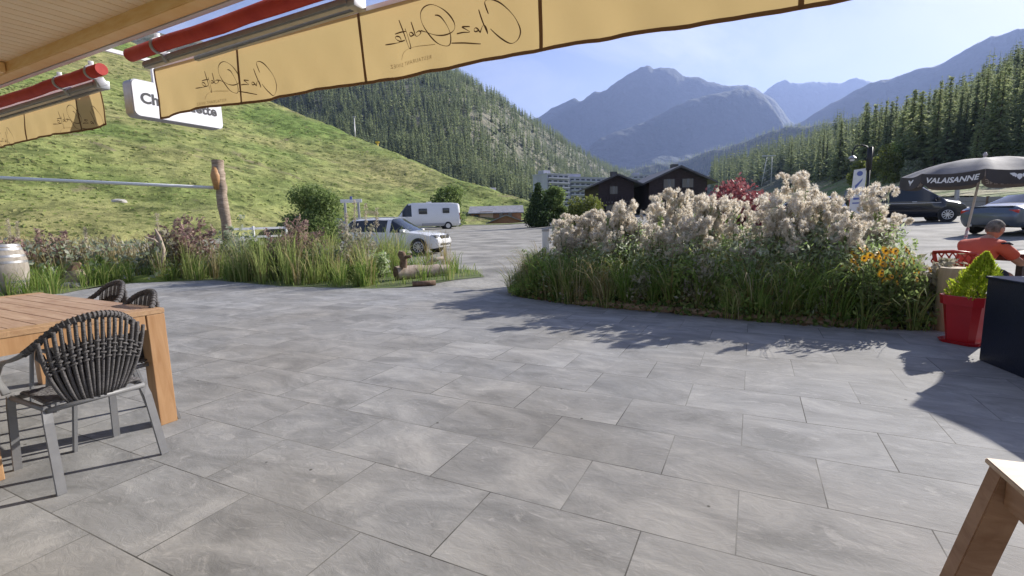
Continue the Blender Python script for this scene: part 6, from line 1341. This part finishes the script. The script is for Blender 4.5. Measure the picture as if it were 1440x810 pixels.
# ------------------------------------------------------------------ man, his chair and table
M['skin'] = mat('tanned_skin', (.42, .2, .13), .55, c2=(.5, .26, .17), scale=9, spec=.35)
M['shirt'] = mat('coral_red_shirt', (.62, .085, .04), .85, c2=(.68, .12, .06), scale=4, bump=.5, bscale=9, bdist=.02)
M['hair'] = mat('grey_short_hair', (.09, .075, .06), .85, c2=(.25, .22, .19), scale=22, detail=6, bump=.8, bscale=70)
M['navy'] = mat('navy_cloth', (.02, .022, .045), .85); M['shoe'] = mat('dark_shoe', (.03, .03, .03), .6)
def skin_obj(name, verts, edges, radii, m, parent, sub=2, root=0):
    me = bpy.data.meshes.new(name); me.from_pydata(verts, edges, []); o = bpy.data.objects.new(name, me); COL.objects.link(o)
    md = o.modifiers.new('s', 'SKIN'); md.use_smooth_shade = True
    for i, r in enumerate(radii):
        r = r if isinstance(r, tuple) else (r, r); me.skin_vertices[0].data[i].radius = r; me.skin_vertices[0].data[i].use_root = (i == root)
    if sub: s = o.modifiers.new('d', 'SUBSURF'); s.levels = sub; s.render_levels = sub
    dg = bpy.context.evaluated_depsgraph_get(); me2 = bpy.data.meshes.new_from_object(o.evaluated_get(dg)); bpy.data.objects.remove(o); me2.materials.clear()
    me2.polygons.foreach_set('use_smooth', [True]*len(me2.polygons)); return link(name, me2, m, parent)
def head_bm(mb, c, yaw, pitch, s=1.0):
    r = bmesh.ops.create_uvsphere(mb.bm, u_segments=36, v_segments=26, radius=1)
    Mx = Matrix.Translation(c) @ Matrix.Rotation(yaw, 4, 'Z') @ Matrix.Rotation(pitch, 4, 'Y')
    for v in r['verts']:
        x, y, z = v.co   # x forward
        nx_, ny_, nz_ = x*.098, y*.076, z*.118
        if z < 0: k = 1+.30*z; ny_ *= max(.55, k); nx_ *= (1+.1*z) if x > 0 else (1+.35*z)     # jaw narrows
        if x < 0: nx_ *= 1.02
        f = max(0, x)
        nose = math.exp(-((y/.14)**2))*math.exp(-(((z+.12)/.2)**2))*f**3*.028; nx_ += nose
        nx_ += math.exp(-((z-.22)/.1)**2)*f**2*.006*math.exp(-(y/.5)**2)              # brow
        nx_ -= math.exp(-((z-.05)/.09)**2)*math.exp(-((abs(y)-.35)/.16)**2)*f*.010    # eye sockets
        nx_ += math.exp(-((z+.78)/.16)**2)*math.exp(-(y/.4)**2)*f*.012                 # chin
        nx_ += math.exp(-((z+.46)/.07)**2)*math.exp(-(y/.25)**2)*f*.006                # lips
        v.co = Mx @ (Vector((nx_, ny_, nz_))*s)
    for f in mb.bm.faces: f.smooth = True
    return Mx
man_p = at(1357, 400, 5.6); man_p.z = 0; yaw_m = R_(14)
man = empty('person', man_p, yaw_m, 'seated grey-haired man in a coral-red shirt leaning forward with his arms on the table', 'person')
man.scale = (1, 1, .95)
JV = [(0, 0, .50), (.05, 0, .62), (.13, 0, .74), (.22, 0, .86), (.285, 0, .93), (.33, 0, .985),          # 0-5 spine, neck
      (.22, -.16, .865), (.36, -.245, .70), (.47, -.235, .645), (.60, -.19, .70), (.70, -.15, .735),       # 6-10 near arm
      (.22, .16, .865), (.38, .23, .72), (.50, .22, .69), (.63, .16, .72), (.73, .1, .735),                # 11-15 far arm
      (.05, -.10, .48), (.28, -.13, .50), (.46, -.14, .48), (.43, -.14, .26), (.40, -.14, .09), (.52, -.15, .04),
      (.05, .10, .48), (.28, .13, .50), (.46, .14, .48), (.43, .14, .26), (.40, .14, .09), (.52, .15, .04)]
JE = [(0, 1), (1, 2), (2, 3), (3, 4), (4, 5), (3, 6), (6, 7), (7, 8), (8, 9), (9, 10), (3, 11), (11, 12), (12, 13), (13, 14), (14, 15), (0, 16), (16, 17), (17, 18), (18, 19), (19, 20), (20, 21), (0, 22), (22, 23), (23, 24), (24, 25), (25, 26), (26, 27)]
JR = [(.15, .12), (.155, .12), (.16, .115), (.14, .10), (.07, .07), (.058, .058), (.062, .062), (.047, .047), (.042, .042), (.038, .038), (.028, .022), (.062, .062), (.047, .047), (.042, .042), (.038, .038), (.028, .022),
      (.1, .1), (.085, .085), (.062, .062), (.058, .058), (.04, .04), (.035, .03), (.1, .1), (.085, .085), (.062, .062), (.058, .058), (.04, .04), (.035, .03)]
body = skin_obj('body', JV, JE, JR, M['skin'], man)
# head joined into the body mesh, with ears, and hands with five fingers
mb = MB(); mb.bm.from_mesh(body.data); Mh = head_bm(mb, Vector((.385, 0, 1.055)), R_(-8), R_(12), .98)
for s_ in (-1, 1):
    c = Mh @ Vector((-.005, s_*.077, -.005)); r = bmesh.ops.create_uvsphere(mb.bm, u_segments=10, v_segments=8, radius=1)
    for v in r['verts']: v.co = c+Mh.to_3x3() @ Vector((v.co.x*.019, v.co.y*.010, v.co.z*.032))
def hand(mb, wrist, dirv, side):
    d = Vector(dirv).normalized(); lat = Vector((0, 0, 1)).cross(d).normalized()*side
    mb.tube([wrist-d*.015, wrist+d*.03, wrist+d*.085], [.024, .034, .036], 10, flat=.45, upv=(0, 0, 1))
    for k, (o_, ln) in enumerate(((-.029, .064), (-.01, .074), (.01, .069), (.028, .054))):
        b0 = wrist+d*.075+lat*o_; mb.tube([b0, b0+d*ln*.45+Vector((0, 0, .008)), b0+d*ln*.8+Vector((0, 0, -.004)), b0+d*ln+Vector((0, 0, -.016))], [.0095, .009, .008, .0055], 7)
    b0 = wrist+d*.025-lat*.03; mb.tube([b0, b0+d*.03-lat*.025, b0+d*.062-lat*.03+Vector((0, 0, -.008))], [.012, .0105, .007], 7)
hand(mb, Vector((.70, -.15, .747)), (.9, .35, 0), 1); hand(mb, Vector((.73, .1, .747)), (.9, -.3, 0), -1)
for f in mb.bm.faces: f.smooth = True
me = bpy.data.meshes.new('body'); mb.bm.to_mesh(me); mb.bm.free(); body.data = me; me.materials.append(M['skin'])
# hair cap
mb = MB(); r = bmesh.ops.create_uvsphere(mb.bm, u_segments=36, v_segments=26, radius=1); dl = []
for v in r['verts']:
    x, y, z = v.co; keep = (z > .38 - .0*x) if x > .25 else (z > (.05 if x > -.15 else -.42)); 
    if not keep: dl.append(v); continue
    k = 1.05+.03*noise.noise(v.co*6); ny_ = y*.076*(1 if z > 0 else max(.6, 1+.28*z)); nx_ = x*.1*(1 if z > 0 or x > 0 else (1+.3*z)); v.co = Mh @ (Vector((nx_*k, ny_*k*1.01, z*.118*1.06))*.99)
bmesh.ops.delete(mb.bm, geom=dl, context='VERTS')
for f in mb.bm.faces: f.smooth = True
mb.build('hair', M['hair'], man)
SV = [(-.01, 0, .52), (.04, 0, .62), (.12, 0, .745), (.21, 0, .865), (.275, 0, .925), (.22, -.165, .865), (.31, -.225, .765), (.35, -.245, .715), (.22, .165, .865), (.32, .22, .77), (.37, .235, .725)]
SE = [(0, 1), (1, 2), (2, 3), (3, 4), (3, 5), (5, 6), (6, 7), (3, 8), (8, 9), (9, 10)]
skin_obj('shirt', SV, SE, [(.175, .14), (.18, .145), (.185, .14), (.165, .125), (.085, .085), (.085, .085), (.075, .075), (.07, .07), (.085, .085), (.075, .075), (.07, .07)], M['shirt'], man)
PV = [(0, 0, .50), (.06, -.10, .48), (.26, -.13, .50), (.40, -.14, .49), (.06, .10, .48), (.26, .13, .50), (.40, .14, .49)]
skin_obj('shorts', PV, [(0, 1), (1, 2), (2, 3), (0, 4), (4, 5), (5, 6)], [(.165, .13), .115, .105, .09, .115, .105, .09], M['navy'], man)
mb = MB(); mb.tube([(.15, -.222, .90), (.225, -.232, .908), (.29, -.235, .885)], [.012, .018, .012], 8, flat=.7); mb.build('shoulder_stripe', M['navy'], man)
mb = MB()
for s_ in (-1, 1): mb.tube([(.36, s_*.145, .045), (.45, s_*.148, .05), (.58, s_*.155, .035)], [.045, .05, .035], 10, flat=.8)
mb.build('shoes', M['shoe'], man)
# red plastic chair with cut-out back
M['redplastic'] = mat('red_plastic', (.55, .05, .03), .45, spec=.5)
e = empty('red_plastic_chair', man_p+Vector((.1, .02, 0)), yaw_m, 'red plastic chair with a cut-out lattice back under the seated man', 'chair')
mb = MB(); mb.box((.02, 0, .405), (.44, .46, .03), bevel=.01); mb.build('seat', M['redplastic'], e, 40)
mb = MB(); bp_ = lambda y, z: Vector((-.215-.14*(z-.42)/.4, y, z))
for y in (-.22, .22): mb.tube([bp_(y, .4), bp_(y, .75)], .017, 8)
mb.tube([bp_(-.22, .75), bp_(0, .77), bp_(.22, .75)], .019, 8); mb.tube([bp_(-.22, .52), bp_(.22, .52)], .014, 8)
for k in range(6):
    y = -.2+.08*k; mb.tube([bp_(y, .52), bp_(y+.06, .64), bp_(y-.02 if y > -.15 else y, .75)], .009, 6); mb.tube([bp_(y+.06 if y < .18 else y, .53), bp_(y, .66), bp_(min(.2, y+.05), .75)], .009, 6)
mb.build('lattice_back', M['redplastic'], e)
for sx in (-1, 1):
    for sy in (-1, 1): mb = MB(); mb.tube([(sx*.18+.02, sy*.19, .4), (sx*.24+.02, sy*.22, 0)], [.02, .014], 8); mb.build('leg', M['redplastic'], e)
# dark slatted table
e = empty('garden_table', man_p+Vector((.95, -.05, 0)), yaw_m, 'dark brown garden table in front of the seated man, mostly outside the frame', 'table'); M['darkwood'] = wood('dark_table_wood', (.05, .03, .025), (.09, .055, .045))
for k in range(7): mb = MB(); mb.box((-.33+.11*k, 0, .705), (.1, 1.1, .028), bevel=.003); mb.build('slat', M['darkwood'], e)
for sx in (-1, 1):
    for sy in (-1, 1): mb = MB(); mb.box((sx*.34, sy*.48, .345), (.07, .07, .69)); mb.build('leg', M['darkwood'], e)
for sx_ in (-.34, .34): mb = MB(); mb.box((sx_, 0, .66), (.03, .9, .06)); mb.build('apron', M['darkwood'], e)

# ------------------------------------------------------------------ air
m = bpy.data.materials.new('valley_haze'); m.use_nodes = True; t = m.node_tree; t.nodes.clear(); o_ = N(t, 'ShaderNodeOutputMaterial'); v_ = N(t, 'ShaderNodeVolumePrincipled')
v_.inputs['Color'].default_value = (.42, .56, 1.0, 1); v_.inputs['Density'].default_value = 8e-5; v_.inputs['Anisotropy'].default_value = .25; t.links.new(v_.outputs[0], o_.inputs['Volume'])
mb = MB(); mb.box((500, 6000, 1450), (16000, 14200, 2904)); hz_ = mb.build('haze', m); hz_['kind'] = 'stuff'
